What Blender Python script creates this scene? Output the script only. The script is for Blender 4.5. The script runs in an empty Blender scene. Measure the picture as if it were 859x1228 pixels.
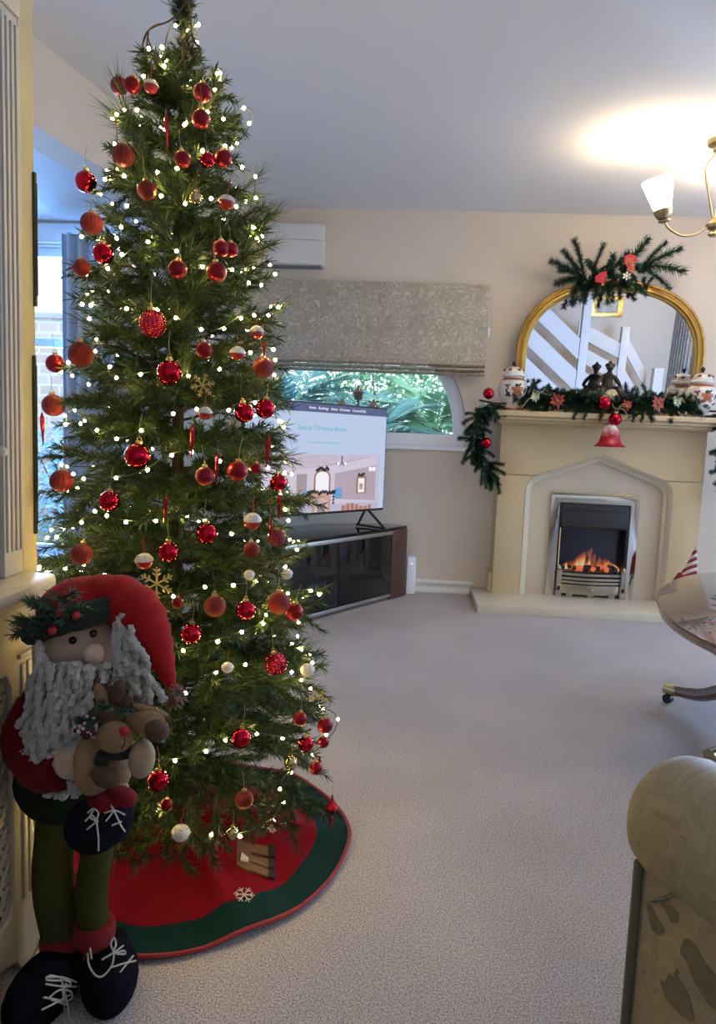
import bpy, bmesh, math, random
from mathutils import Vector, Matrix, Euler
random.seed(11)
S = bpy.context.scene
COL = S.collection
PI = math.pi

# ------------------------------------------------------------------ camera
FPX, IW, IH = 850.0, 859.0, 1228.0
PITCH, ROLL, YAW = math.radians(6.1), math.radians(2.25), math.radians(3.5)
FW = Vector((-math.sin(YAW) * math.cos(PITCH), math.cos(YAW) * math.cos(PITCH), -math.sin(PITCH)))
R0 = Vector((math.cos(YAW), math.sin(YAW), 0))
U0 = R0.cross(FW)
RT = R0 * math.cos(ROLL) + U0 * math.sin(ROLL)
UP = -R0 * math.sin(ROLL) + U0 * math.cos(ROLL)
CAM = Vector((0, 0, 1.0))
cd = bpy.data.cameras.new('camera')
cd.sensor_fit = 'VERTICAL'; cd.sensor_height = 36.0; cd.lens = FPX / IH * 36.0
cd.clip_start = 0.02; cd.clip_end = 100
co = bpy.data.objects.new('camera', cd); COL.objects.link(co)
m4 = Matrix((RT, UP, -FW)).transposed().to_4x4(); m4.translation = CAM
co.matrix_world = m4
S.camera = co

def ray(px, py): return RT * ((px - IW / 2) / FPX) - UP * ((py - IH / 2) / FPX) + FW
def atY(px, py, Y): d = ray(px, py); return CAM + d * (Y / d.y)
def atZ(px, py, Z): d = ray(px, py); return CAM + d * ((Z - 1.0) / d.z)
def atX(px, py, X): d = ray(px, py); return CAM + d * (X / d.x)

# ------------------------------------------------------------------ colour management, world, daylight
S.view_settings.view_transform = 'Standard'
S.view_settings.look = 'None'
S.view_settings.gamma = 1.0
S.view_settings.use_curve_mapping = False
S.view_settings.exposure = 0.15
w = bpy.data.worlds.new('overcast_sky'); S.world = w; w.use_nodes = True
bg = w.node_tree.nodes['Background']
bg.inputs[0].default_value = (0.80, 0.91, 1.0, 1); bg.inputs[1].default_value = 2.0

def area(name, loc, rot, sx, sy, power, col):
    l = bpy.data.lights.new(name, 'AREA'); l.shape = 'RECTANGLE'; l.size = sx; l.size_y = sy
    l.energy = power; l.color = col
    o = bpy.data.objects.new(name, l); COL.objects.link(o); o.location = loc; o.rotation_euler = rot
    return o
# daylight coming in through the glazed openings (each lamp stands outside its pane)
area('daylight_patio', (4.25, 2.9, 1.15), (0, PI / 2, 0), 2.0, 2.2, 60, (0.46, 0.62, 1.0))
area('daylight_window', (2.95, 5.25, 1.55), (-1.10, 0, 0), 1.15, 1.5, 600, (0.40, 0.56, 1.0))
area('daylight_bay', (-2.375, 4.86, 1.13), (-PI / 2, 0, 0), 1.2, 2.0, 340, (0.17, 0.42, 1.0))

# ------------------------------------------------------------------ material helpers
MATS = {}
def nodes(m):
    m.use_nodes = True
    nt = m.node_tree
    return nt, nt.nodes['Principled BSDF']
def mat(name, col, rough=0.6, metal=0.0, spec=0.5, coat=0.0, sheen=0.0, noise=None, bump=None, emit=None, trans=0.0, ior=1.45, alpha=1.0):
    """noise=(scale, colour2, contrast) mixes a second colour; bump=(scale, strength)"""
    if name in MATS: return MATS[name]
    m = bpy.data.materials.new(name); MATS[name] = m
    nt, p = nodes(m)
    p.inputs['Base Color'].default_value = (*col, 1)
    p.inputs['Roughness'].default_value = rough
    p.inputs['Metallic'].default_value = metal
    p.inputs['Specular IOR Level'].default_value = spec
    p.inputs['Coat Weight'].default_value = coat
    p.inputs['Sheen Weight'].default_value = sheen * 0.12
    p.inputs['Transmission Weight'].default_value = trans
    p.inputs['IOR'].default_value = ior
    if emit:
        p.inputs['Emission Color'].default_value = (*emit[:3], 1)
        p.inputs['Emission Strength'].default_value = emit[3]
    if noise or bump:
        tc = nt.nodes.new('ShaderNodeTexCoord')
    if noise:
        n = nt.nodes.new('ShaderNodeTexNoise'); n.inputs['Scale'].default_value = noise[0]; n.inputs['Detail'].default_value = 5
        nt.links.new(tc.outputs['Object'], n.inputs['Vector'])
        r = nt.nodes.new('ShaderNodeValToRGB')
        c = noise[2] if len(noise) > 2 else 0.2
        r.color_ramp.elements[0].position = 0.5 - c; r.color_ramp.elements[1].position = 0.5 + c
        r.color_ramp.elements[0].color = (*col, 1); r.color_ramp.elements[1].color = (*noise[1], 1)
        nt.links.new(n.outputs['Fac'], r.inputs['Fac']); nt.links.new(r.outputs['Color'], p.inputs['Base Color'])
    if bump:
        n = nt.nodes.new('ShaderNodeTexNoise'); n.inputs['Scale'].default_value = bump[0]; n.inputs['Detail'].default_value = 4
        nt.links.new(tc.outputs['Object'], n.inputs['Vector'])
        b = nt.nodes.new('ShaderNodeBump'); b.inputs['Strength'].default_value = bump[1]; b.inputs['Distance'].default_value = 0.01
        nt.links.new(n.outputs['Fac'], b.inputs['Height']); nt.links.new(b.outputs['Normal'], p.inputs['Normal'])
    return m
def emis(name, col, s):
    if name in MATS: return MATS[name]
    m = bpy.data.materials.new(name); MATS[name] = m
    m.use_nodes = True; nt = m.node_tree; nt.nodes.clear()
    e = nt.nodes.new('ShaderNodeEmission'); e.inputs[0].default_value = (*col, 1); e.inputs[1].default_value = s
    o = nt.nodes.new('ShaderNodeOutputMaterial'); nt.links.new(e.outputs[0], o.inputs[0])
    return m
def lin(r, g, b):
    f = lambda c: (c / 255 / 12.92) if c / 255 <= 0.04045 else ((c / 255 + 0.055) / 1.055) ** 2.4
    return (f(r), f(g), f(b))

# ------------------------------------------------------------------ mesh builder
class MB:
    def __init__(s): s.v = []; s.f = []; s.m = []; s.T = None
    def add(s, vs, fs, m=0):
        b = len(s.v)
        for p in vs:
            p = Vector(p)
            s.v.append(s.T @ p if s.T is not None else p)
        for f in fs: s.f.append([b + i for i in f]); s.m.append(m)
        return s
    def box(s, x0, x1, y0, y1, z0, z1, m=0):
        return s.add([(x0,y0,z0),(x1,y0,z0),(x1,y1,z0),(x0,y1,z0),(x0,y0,z1),(x1,y0,z1),(x1,y1,z1),(x0,y1,z1)],
                     [(3,2,1,0),(4,5,6,7),(0,1,5,4),(1,2,6,5),(2,3,7,6),(3,0,4,7)], m)
    def prism(s, poly, y0, y1, plane='xz', m=0):
        """extrude a 2D outline between two offsets along the third axis"""
        n = len(poly)
        mk = {'xz': lambda a, b, c: (a, c, b), 'xy': lambda a, b, c: (a, b, c), 'yz': lambda a, b, c: (c, a, b)}[plane]
        vs = [mk(a, b, y0) for a, b in poly] + [mk(a, b, y1) for a, b in poly]
        fs = [list(range(n)), list(range(2 * n - 1, n - 1, -1))]
        for i in range(n):
            j = (i + 1) % n
            fs.append([j, i, n + i, n + j])
        return s.add(vs, fs, m)
    def tube(s, pts, r, n=8, closed=False, m=0, flat=1.0):
        pts = [Vector(p) for p in pts]; k = len(pts)
        rs = r if isinstance(r, (list, tuple)) else [r] * k
        vs = []; prev = None
        for i, p in enumerate(pts):
            a = pts[(i - 1) % k] if (closed or i > 0) else pts[0]
            b = pts[(i + 1) % k] if (closed or i < k - 1) else pts[-1]
            t = (b - a)
            t = t.normalized() if t.length > 1e-9 else Vector((0, 0, 1))
            if prev is None:
                q = Vector((0, 0, 1)) if abs(t.z) < 0.9 else Vector((1, 0, 0))
                u = t.cross(q).normalized()
            else:
                u = prev - t * prev.dot(t)
                u = u.normalized() if u.length > 1e-6 else t.orthogonal().normalized()
            prev = u; v = t.cross(u)
            for j in range(n):
                an = 2 * PI * j / n
                vs.append(p + (u * math.cos(an) + v * math.sin(an) * flat) * rs[i])
        fs = []
        for i in range(k if closed else k - 1):
            a, b = i * n, ((i + 1) % k) * n
            for j in range(n):
                j2 = (j + 1) % n
                fs.append((a + j, a + j2, b + j2, b + j))
        if not closed:
            fs.append(tuple(range(n - 1, -1, -1))); fs.append(tuple((k - 1) * n + j for j in range(n)))
        return s.add(vs, fs, m)
    def lathe(s, prof, n=24, c=(0, 0, 0), m=0, cap=True, rib=None):
        vs = []; fs = []; k = len(prof)
        for r, z in prof:
            for j in range(n):
                a = 2 * PI * j / n
                rr = r * (1 + (rib[0] * math.cos(rib[1] * a) if rib else 0))
                vs.append((c[0] + rr * math.cos(a), c[1] + rr * math.sin(a), c[2] + z))
        for i in range(k - 1):
            for j in range(n):
                j2 = (j + 1) % n
                fs.append((i * n + j, i * n + j2, (i + 1) * n + j2, (i + 1) * n + j))
        if cap:
            fs.append(tuple(range(n - 1, -1, -1))); fs.append(tuple((k - 1) * n + j for j in range(n)))
        return s.add(vs, fs, m)
    def ell(s, c, r, rot=None, nu=20, nv=12, m=0, fn=None):
        c = Vector(c); r = r if isinstance(r, (list, tuple)) else (r, r, r)
        M = rot if rot is not None else Matrix.Identity(3)
        vs = []; fs = []
        for i in range(nv + 1):
            th = PI * i / nv
            for j in range(nu):
                ph = 2 * PI * j / nu
                d = Vector((math.sin(th) * math.cos(ph), math.sin(th) * math.sin(ph), math.cos(th)))
                k = fn(th, ph) if fn else 1.0
                vs.append(c + M @ Vector((d.x * r[0] * k, d.y * r[1] * k, d.z * r[2] * k)))
        for i in range(nv):
            for j in range(nu):
                j2 = (j + 1) % nu
                fs.append((i * nu + j, (i + 1) * nu + j, (i + 1) * nu + j2, i * nu + j2))
        return s.add(vs, fs, m)
    def mesh(s, name, mats, smooth=True, bevel=0.0, angle=35, weld=False):
        me = bpy.data.meshes.new(name)
        me.from_pydata([tuple(v) for v in s.v], [], s.f)
        mats = mats if isinstance(mats, (list, tuple)) else [mats]
        for q in mats: me.materials.append(q)
        me.polygons.foreach_set('material_index', s.m)
        bm = bmesh.new(); bm.from_mesh(me)
        if weld or True: bmesh.ops.remove_doubles(bm, verts=bm.verts, dist=1e-6)
        bmesh.ops.recalc_face_normals(bm, faces=bm.faces)
        if bevel > 0:
            es = [e for e in bm.edges if len(e.link_faces) == 2 and e.calc_face_angle(0) > 0.5]
            bmesh.ops.bevel(bm, geom=es, offset=bevel, segments=2, profile=0.6, affect='EDGES', clamp_overlap=True)
        bm.to_mesh(me); bm.free()
        if smooth:
            me.polygons.foreach_set('use_smooth', [True] * len(me.polygons))
            me.set_sharp_from_angle(angle=math.radians(angle))
        return me
    def build(s, name, mats, parent=None, smooth=True, bevel=0.0, angle=35, loc=None):
        o = bpy.data.objects.new(name, s.mesh(name, mats, smooth, bevel, angle)); COL.objects.link(o)
        if parent is not None: o.parent = parent
        if loc is not None: o.location = loc
        return o

def link(name, me, parent=None, loc=(0, 0, 0), rot=None, sc=None):
    o = bpy.data.objects.new(name, me); COL.objects.link(o)
    o.parent = parent; o.location = loc
    if rot is not None: o.rotation_euler = rot
    if sc is not None: o.scale = (sc, sc, sc) if not isinstance(sc, (tuple, list)) else sc
    return o
def tag(o, label, cat, group=None):
    o['label'] = label; o['category'] = cat
    if group: o['group'] = group
    return o
def thing(name, label, cat, loc=(0, 0, 0), rz=0.0, group=None):
    o = bpy.data.objects.new(name, None); COL.objects.link(o)
    o.empty_display_size = 0.05
    o.location = loc; o.rotation_euler = (0, 0, rz)
    return tag(o, label, cat, group)
def struct(o): o['kind'] = 'structure'; return o
def plate(outer, holes, y0, y1, plane='xz'):
    """a slab with holes: 2D outline + 2D holes, thickness from y0 to y1"""
    bm = bmesh.new()
    mk = {'xz': lambda a, b: (a, 0, b), 'yz': lambda a, b: (0, a, b), 'xy': lambda a, b: (a, b, 0)}[plane]
    ax = {'xz': Vector((0, 1, 0)), 'yz': Vector((1, 0, 0)), 'xy': Vector((0, 0, 1))}[plane]
    es = []
    for loop in [outer] + holes:
        vs = [bm.verts.new(Vector(mk(a, b)) + ax * y0) for a, b in loop]
        for i in range(len(vs)): es.append(bm.edges.new((vs[i], vs[(i + 1) % len(vs)])))
    bmesh.ops.triangle_fill(bm, use_beauty=True, edges=es)
    r = bmesh.ops.extrude_face_region(bm, geom=list(bm.faces))
    for g in r['geom']:
        if isinstance(g, bmesh.types.BMVert): g.co += ax * (y1 - y0)
    bmesh.ops.recalc_face_normals(bm, faces=bm.faces)
    mb = MB()
    bm.verts.index_update()
    mb.add([v.co.copy() for v in bm.verts], [[v.index for v in f.verts] for f in bm.faces])
    bm.free()
    return mb
def rect(x0, x1, z0, z1): return [(x0, z0), (x1, z0), (x1, z1), (x0, z1)]
def lerp(a, b, t): return a + (b - a) * t
def tab(t, x):
    for (a, b), (c, d) in zip(t, t[1:]):
        if x <= c: return lerp(b, d, (x - a) / (c - a)) if x > a else b
    return t[-1][1]
def spline(pts, n=8):
    """Catmull-Rom through points"""
    P = [Vector(p) for p in pts]; P = [P[0] * 2 - P[1]] + P + [P[-1] * 2 - P[-2]]
    out = []
    for i in range(1, len(P) - 2):
        for k in range(n):
            t = k / n; a, b, c, d = P[i - 1], P[i], P[i + 1], P[i + 2]
            out.append(0.5 * ((2 * b) + (c - a) * t + (2 * a - 5 * b + 4 * c - d) * t * t + (3 * b - a - 3 * c + d) * t ** 3))
    out.append(P[-2]); return out
# ------------------------------------------------------------------ materials
WALL = mat('cream_wall_paint', (0.74, 0.645, 0.53), 0.85, noise=(3, (0.70, 0.61, 0.50), 0.3), bump=(220, 0.05))
CEIL = mat('white_ceiling_paint', (0.80, 0.78, 0.76), 0.9, bump=(150, 0.05))
WHITE = mat('white_gloss_paint', (0.80, 0.78, 0.73), 0.35, noise=(8, (0.76, 0.74, 0.68), 0.3))
UPVC = mat('white_upvc', (0.88, 0.90, 0.94), 0.3)
STONE = mat('cream_cast_stone', (0.64, 0.495, 0.285), 0.7, noise=(5, (0.58, 0.44, 0.245), 0.35), bump=(120, 0.08))
PANEL = mat('beige_marble_panel', (0.60, 0.50, 0.365), 0.35, noise=(4, (0.65, 0.55, 0.41), 0.3))
MARBLE = mat('polished_cream_marble', (0.74, 0.67, 0.52), 0.12, noise=(6, (0.68, 0.60, 0.46), 0.3))
BLACK = mat('satin_black', (0.012, 0.012, 0.013), 0.4, noise=(20, (0.02, 0.02, 0.02), 0.3))
BGLASS = mat('black_glass', (0.008, 0.008, 0.01), 0.06, noise=(2, (0.012, 0.012, 0.014), 0.3))
CHROME = mat('polished_chrome', (0.62, 0.58, 0.50), 0.10, metal=1.0, noise=(3, (0.70, 0.66, 0.58), 0.3))
BRASS = mat('aged_brass', (0.55, 0.44, 0.25), 0.25, metal=1.0, noise=(30, (0.45, 0.36, 0.2), 0.3))
SILV = mat('brushed_aluminium', (0.55, 0.54, 0.52), 0.35, metal=1.0, noise=(60, (0.5, 0.5, 0.48), 0.3))
GOLD = mat('gilt_gold_leaf', (0.62, 0.40, 0.11), 0.32, metal=0.85, noise=(25, (0.48, 0.28, 0.06), 0.3), bump=(80, 0.15))
WALNUT = mat('walnut_veneer', (0.10, 0.045, 0.025), 0.4, noise=(12, (0.06, 0.028, 0.018), 0.25))

def glass_mat():
    m = bpy.data.materials.new('window_glass'); m.use_nodes = True; nt = m.node_tree; nt.nodes.clear()
    t = nt.nodes.new('ShaderNodeBsdfTransparent'); t.inputs[0].default_value = (0.93, 0.97, 0.98, 1)
    g = nt.nodes.new('ShaderNodeBsdfGlossy'); g.inputs['Roughness'].default_value = 0.02
    f = nt.nodes.new('ShaderNodeFresnel'); f.inputs[0].default_value = 1.45
    x = nt.nodes.new('ShaderNodeMixShader'); o = nt.nodes.new('ShaderNodeOutputMaterial')
    nt.links.new(f.outputs[0], x.inputs[0]); nt.links.new(t.outputs[0], x.inputs[1]); nt.links.new(g.outputs[0], x.inputs[2]); nt.links.new(x.outputs[0], o.inputs[0])
    return m
GLASS = glass_mat()

def carpet_mat():
    m = bpy.data.materials.new('beige_twist_carpet'); nt, p = nodes(m)
    tc = nt.nodes.new('ShaderNodeTexCoord')
    n1 = nt.nodes.new('ShaderNodeTexNoise'); n1.inputs['Scale'].default_value = 260; n1.inputs['Detail'].default_value = 3
    n2 = nt.nodes.new('ShaderNodeTexNoise'); n2.inputs['Scale'].default_value = 2.2; n2.inputs['Detail'].default_value = 3
    for n in (n1, n2): nt.links.new(tc.outputs['Object'], n.inputs['Vector'])
    r = nt.nodes.new('ShaderNodeValToRGB')
    r.color_ramp.elements[0].position = 0.33; r.color_ramp.elements[0].color = (0.32, 0.285, 0.265, 1)
    r.color_ramp.elements[1].position = 0.66; r.color_ramp.elements[1].color = (0.80, 0.74, 0.70, 1)
    nt.links.new(n1.outputs['Fac'], r.inputs['Fac'])
    mx = nt.nodes.new('ShaderNodeMix'); mx.data_type = 'RGBA'; mx.blend_type = 'MULTIPLY'; mx.inputs[0].default_value = 0.35
    nt.links.new(r.outputs['Color'], mx.inputs[6]); nt.links.new(n2.outputs['Fac'], mx.inputs[7])
    nt.links.new(mx.outputs[2], p.inputs['Base Color'])
    b = nt.nodes.new('ShaderNodeBump'); b.inputs['Strength'].default_value = 0.6; b.inputs['Distance'].default_value = 0.006
    nt.links.new(n1.outputs['Fac'], b.inputs['Height']); nt.links.new(b.outputs['Normal'], p.inputs['Normal'])
    p.inputs['Roughness'].default_value = 0.95; p.inputs['Specular IOR Level'].default_value = 0.1
    return m
CARPET = carpet_mat()

def floral_mat(name, base, light, dark, scale, axes='xz'):
    """woven flower jacquard: rows of many-petalled blooms and small leaves drawn in lighter and darker thread"""
    m = bpy.data.materials.new(name); nt, p = nodes(m); L = nt.links.new
    def mth(op, a, b=None, c=None):
        k = nt.nodes.new('ShaderNodeMath'); k.operation = op
        for i, q in enumerate((a, b, c)):
            if q is None: continue
            if isinstance(q, (int, float)): k.inputs[i].default_value = q
            else: L(q, k.inputs[i])
        return k.outputs[0]
    tc = nt.nodes.new('ShaderNodeTexCoord'); sp = nt.nodes.new('ShaderNodeSeparateXYZ'); L(tc.outputs['Object'], sp.inputs[0])
    cb = nt.nodes.new('ShaderNodeCombineXYZ'); L(sp.outputs[axes[0].upper()], cb.inputs[0]); L(sp.outputs[axes[1].upper()], cb.inputs[1])
    wn = nt.nodes.new('ShaderNodeTexNoise'); wn.inputs['Scale'].default_value = scale * 2.2; L(cb.outputs[0], wn.inputs['Vector'])
    wa = nt.nodes.new('ShaderNodeMix'); wa.data_type = 'RGBA'; wa.blend_type = 'LINEAR_LIGHT'; wa.inputs[0].default_value = 0.06 / scale * 5; L(cb.outputs[0], wa.inputs[6]); L(wn.outputs['Color'], wa.inputs[7])
    def blooms(sc, npet, freq, rmax, seed):
        mp = nt.nodes.new('ShaderNodeMapping'); mp.inputs['Location'].default_value = (seed, seed * .7, 0); mp.inputs['Scale'].default_value = (sc, sc, 1); L(wa.outputs[2], mp.inputs[0])
        vo = nt.nodes.new('ShaderNodeTexVoronoi'); vo.voronoi_dimensions = '2D'; vo.inputs['Scale'].default_value = 1.0; vo.inputs['Randomness'].default_value = 0.75; L(mp.outputs[0], vo.inputs['Vector'])
        df = nt.nodes.new('ShaderNodeVectorMath'); df.operation = 'SUBTRACT'; L(mp.outputs[0], df.inputs[0]); L(vo.outputs['Position'], df.inputs[1])
        s2 = nt.nodes.new('ShaderNodeSeparateXYZ'); L(df.outputs[0], s2.inputs[0])
        sc3 = nt.nodes.new('ShaderNodeSeparateColor'); L(vo.outputs['Color'], sc3.inputs[0])
        th = mth('ADD', mth('ARCTAN2', s2.outputs[1], s2.outputs[0]), mth('MULTIPLY', sc3.outputs[0], 6.0))
        pt = mth('ADD', mth('MULTIPLY', mth('ABSOLUTE', mth('COSINE', mth('MULTIPLY', th, npet))), 0.65), 0.35)
        f = mth('DIVIDE', vo.outputs['Distance'], pt)
        ringv = mth('GREATER_THAN', mth('SINE', mth('MULTIPLY', f, freq)), 0.35)
        return mth('MULTIPLY', ringv, mth('LESS_THAN', f, rmax)), mth('GREATER_THAN', sc3.outputs[1], 0.5)
    a1, g1 = blooms(scale, 4.5, 34, 0.62, 0.3)
    a2, g2 = blooms(scale * 2.1, 1.0, 16, 0.42, 1.7)
    a3, g3 = blooms(scale * 2.6, 1.5, 14, 0.40, 4.1)
    li = mth('MINIMUM', mth('ADD', mth('MULTIPLY', a1, 0.75), mth('MULTIPLY', a2, mth('MULTIPLY', g2, 0.9))), 1.0)
    dk = mth('MULTIPLY', a3, 0.6)
    a = nt.nodes.new('ShaderNodeMix'); a.data_type = 'RGBA'; a.inputs[6].default_value = (*base, 1); a.inputs[7].default_value = (*dark, 1); L(dk, a.inputs[0])
    b = nt.nodes.new('ShaderNodeMix'); b.data_type = 'RGBA'; L(li, b.inputs[0]); L(a.outputs[2], b.inputs[6]); b.inputs[7].default_value = (*light, 1)
    L(b.outputs[2], p.inputs['Base Color'])
    bp = nt.nodes.new('ShaderNodeBump'); bp.inputs['Strength'].default_value = 0.2; bp.inputs['Distance'].default_value = 0.003
    L(li, bp.inputs['Height']); L(bp.outputs['Normal'], p.inputs['Normal'])
    p.inputs['Roughness'].default_value = 0.7
    return m
BLIND = floral_mat('floral_jacquard_blind', (0.42, 0.355, 0.265), (0.60, 0.54, 0.44), (0.32, 0.265, 0.195), 5.2)

# ------------------------------------------------------------------ room shell
YB = 4.60; ZC = 2.41
fl = struct(MB().box(-4.0, 3.9, -1.7, YB, -0.06, 0.0).build('floor', CARPET, smooth=False))
ce = struct(MB().box(-3.85, 4.1, -1.9, YB + .2, ZC, ZC + 0.08).build('ceiling', CEIL, smooth=False))
struct(MB().prism([(-3.7, 1.3), (-1.72, 1.3), (-1.15, YB), (-3.7, YB)], 2.30, 2.38, 'xy').build('ceiling_bay', CEIL, smooth=False))
# arched window opening: centre x -0.30, radius 0.69, spring line z 1.05
AC, AR, ASP, AB = -0.30, 0.69, 1.05, 0.955
def arch(r, zb, n=32): return [(AC - r, zb)] + [(AC + r, zb)] + [(AC + r * math.cos(PI * i / n), ASP + r * math.sin(PI * i / n)) for i in range(n + 1)][0:n + 1]
struct(plate(rect(-3.7, 4.1, 0, 2.5), [arch(AR, AB), rect(-3.0, -1.75, 0.12, 2.15), rect(2.36, 3.55, 0.50, 2.05)], YB, YB + 0.22).build('wall_back', WALL, smooth=False))
# left wall: a broad header above the opening to the bay, a pier at each end
PL0 = Vector((-1.07, 4.6, 0)); PL1 = Vector((-1.42, 2.7, 0)); DL = (PL1 - PL0).normalized(); NL = Vector((-DL.y, DL.x, 0))  # NL points into the room? fixed below
if NL.x < 0: NL = -NL
mb = plate(rect(0, 3.32, 0, ZC), [rect(0.22, 3.05, 0.0005, 2.10)], -0.16, 0.0)
T = Matrix(((DL.x, NL.x, 0, PL0.x), (DL.y, NL.y, 0, PL0.y), (0, 0, 1, 0), (0, 0, 0, 1)))
mb.v = [T @ v for v in mb.v]
struct(mb.build('wall_left', WALL, smooth=False))
struct(MB().box(-3.85, -3.7, 1.2, YB + 0.22, 0, 2.5).build('wall_bay', WALL, smooth=False))
struct(MB().box(-3.7, -0.80, 1.20, 1.33, 0, 2.5).build('wall_return', WALL, smooth=False))
struct(MB().box(-0.84, -0.735, -1.7, 1.38, 0, ZC).build('wall_hall', mat('hall_wall_shaded_paint', (0.46, 0.43, 0.30), 0.75, bump=(150, 0.05)), smooth=False))  # paint darkened: the dim foreground's shade is in this colour
struct(plate(rect(-1.7, YB, 0, ZC), [rect(1.75, 4.05, 0.03, 2.12)], 3.9, 4.1, 'yz').build('wall_right', WALL, smooth=False))
struct(MB().box(-0.84, 4.1, -1.9, -1.7, 0, 2.5).build('wall_rear', WALL, smooth=False))
struct(MB().box(-0.735, 1.15, -0.50, -0.38, 0, ZC).build('wall_added_shade', WALL, smooth=False))  # unseen wall added behind the camera to keep bounce light off the doll

def base_run(name, pts):
    m = MB()
    for x0, x1 in pts:
        m.box(x0, x1, YB - 0.016, YB, 0, 0.06)
        m.prism([(YB - 0.016, 0.06), (YB, 0.06), (YB, 0.085), (YB - 0.006, 0.085)], x0, x1, 'yz')
    return struct(m.build(name, WHITE, bevel=0.002))
base_run('baseboard_back', [(-1.06, 0.485), (1.95, 3.9)])
struct(MB().box(3.884, 3.9, -1.7, 1.72, 0, 0.085).box(3.884, 3.9, 4.08, YB, 0, 0.085).build('baseboard_right', WHITE, bevel=0.003))

# arched window: frame, inner bead, pane, sill
def ring(outer, inner, y0, y1):
    return plate(outer, [inner], y0, y1)
w1 = struct(ring(arch(AR - 0.002, AB + 0.002), arch(AR - 0.062, AB + 0.062), YB + 0.05, YB + 0.12).build('window_1', UPVC, bevel=0.004))
ring(arch(AR - 0.058, AB + 0.058), arch(AR - 0.078, AB + 0.078), YB + 0.065, YB + 0.105).build('glazing_bead', UPVC, w1)
MB().prism(arch(AR - 0.07, AB + 0.07), YB + 0.08, YB + 0.086).build('pane', GLASS, w1, smooth=False)
MB().box(AC - AR - 0.03, AC + AR + 0.012, YB - 0.025, YB + 0.10, AB - 0.026, AB + 0.002).build('window_sill', UPVC, w1, bevel=0.006)
# bay window (seen past the tree): frame, transom, three panes, sill
def casement(name, x0, x1, z0, z1, muls, transoms, y=YB + 0.06, fw=0.055):
    o = struct(ring(rect(x0, x1, z0, z1), rect(x0 + fw, x1 - fw, z0 + fw, z1 - fw), y, y + 0.07).build(name, UPVC, bevel=0.004))
    for mx in muls: MB().box(mx - 0.03, mx + 0.03, y + 0.005, y + 0.065, z0 + fw, z1 - fw).build('mullion', UPVC, o, bevel=0.004)
    for tz in transoms: MB().box(x0 + fw, x1 - fw, y + 0.008, y + 0.062, tz - 0.03, tz + 0.03).build('transom', UPVC, o, bevel=0.004)
    xs = [x0 + fw] + list(muls) + [x1 - fw]; zs = [z0 + fw] + list(transoms) + [z1 - fw]
    for a, b in zip(xs, xs[1:]):
        for c, d in zip(zs, zs[1:]):
            MB().box(a - 0.005, b + 0.005, y + 0.03, y + 0.036, c - 0.005, d + 0.005).build('pane', GLASS, o, smooth=False)
    return o
w2 = casement('window_2', -2.998, -1.752, 0.122, 2.148, [-2.36 - 0.2], [1.54])
MB().box(-3.02, -1.73, YB - 0.04, YB + 0.06, 0.09, 0.122).build('window_sill', UPVC, w2, bevel=0.005)
MB().box(-3.1, -1.65, YB - 0.03, YB - 0.001, 2.16, 2.28).build('pelmet_board', UPVC, w2, bevel=0.006)
w3 = casement('window_3', 2.362, 3.548, 0.502, 2.048, [2.955], [1.6])
MB().box(2.33, 3.58, YB - 0.09, YB + 0.06, 0.47, 0.502).build('window_sill', WHITE, w3, bevel=0.006)
# patio doors in the right wall
dr = struct(plate(rect(1.752, 4.048, 0.032, 2.118), [rect(1.83, 2.86, 0.11, 2.04), rect(2.94, 3.97, 0.11, 2.04)], 3.97, 4.04, 'yz').build('door_1', UPVC, bevel=0.004))
for a, b in ((1.82, 2.87), (2.93, 3.98)): MB().box(4.0, 4.006, a, b, 0.10, 2.05).build('pane', GLASS, dr, smooth=False)
MB().box(3.945, 3.97, 2.89, 2.91, 0.95, 1.15).build('handle', SILV, dr, bevel=0.004)

# curtains: pleated cloth hanging from a pole
def curtain(name, label, p0, p1, z0, z1, m, folds=7, amp=0.035, group=None):
    p0 = Vector(p0); p1 = Vector(p1); d = p1 - p0; L = d.length; d.normalize(); nrm = Vector((-d.y, d.x, 0))
    vs = []; fs = []; n = folds * 10; k = 8
    for side in (0, 1):
        for i in range(k + 1):
            z = lerp(z0, z1, i / k)
            for j in range(n + 1):
                t = j / n
                a = amp * math.sin(2 * PI * folds * t + 0.5 * math.sin(3 * i / k)) * lerp(1.15, 0.8, i / k)
                q = p0 + d * (L * t) + nrm * (a + side * 0.004)
                vs.append((q.x, q.y, z))
    W_ = n + 1; o2 = (k + 1) * W_
    for i in range(k):
        for j in range(n):
            a = i * W_ + j
            fs.append((a, a + 1, a + W_ + 1, a + W_)); b = a + o2
            fs.append((b + W_, b + W_ + 1, b + 1, b))
    for j in range(n):
        fs.append((j + 1, j, o2 + j, o2 + j + 1)); a = k * W_ + j; fs.append((a, a + 1, a + 1 + o2, a + o2))
    for i in range(k):
        a = i * W_; fs.append((a, a + W_, a + W_ + o2, a + o2)); a = i * W_ + n; fs.append((a + W_, a, a + o2, a + W_ + o2))
    o = MB().add(vs, fs).build(name, m)
    return tag(o, label, 'curtain', group)
BLUEC = mat('pale_blue_curtain_cloth', (0.50, 0.55, 0.62), 0.8, sheen=0.3, noise=(9, (0.42, 0.47, 0.55), 0.3))
curtain('curtain', 'pale blue grey curtain at the bay window behind the Christmas tree', (-2.22, 4.5, 0), (-1.55, 4.5, 0), 0.04, 2.2, BLUEC, 9)
curtain('curtain', 'grey floral curtain on the right wall beside the white staircase', (3.80, -1.62, 0), (3.80, -1.02, 0), 0.02, 2.3, floral_mat('grey_floral_curtain', (0.33, 0.32, 0.31), (0.5, 0.5, 0.5), (0.22, 0.22, 0.22), 4.0, 'yz'), 6)
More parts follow.
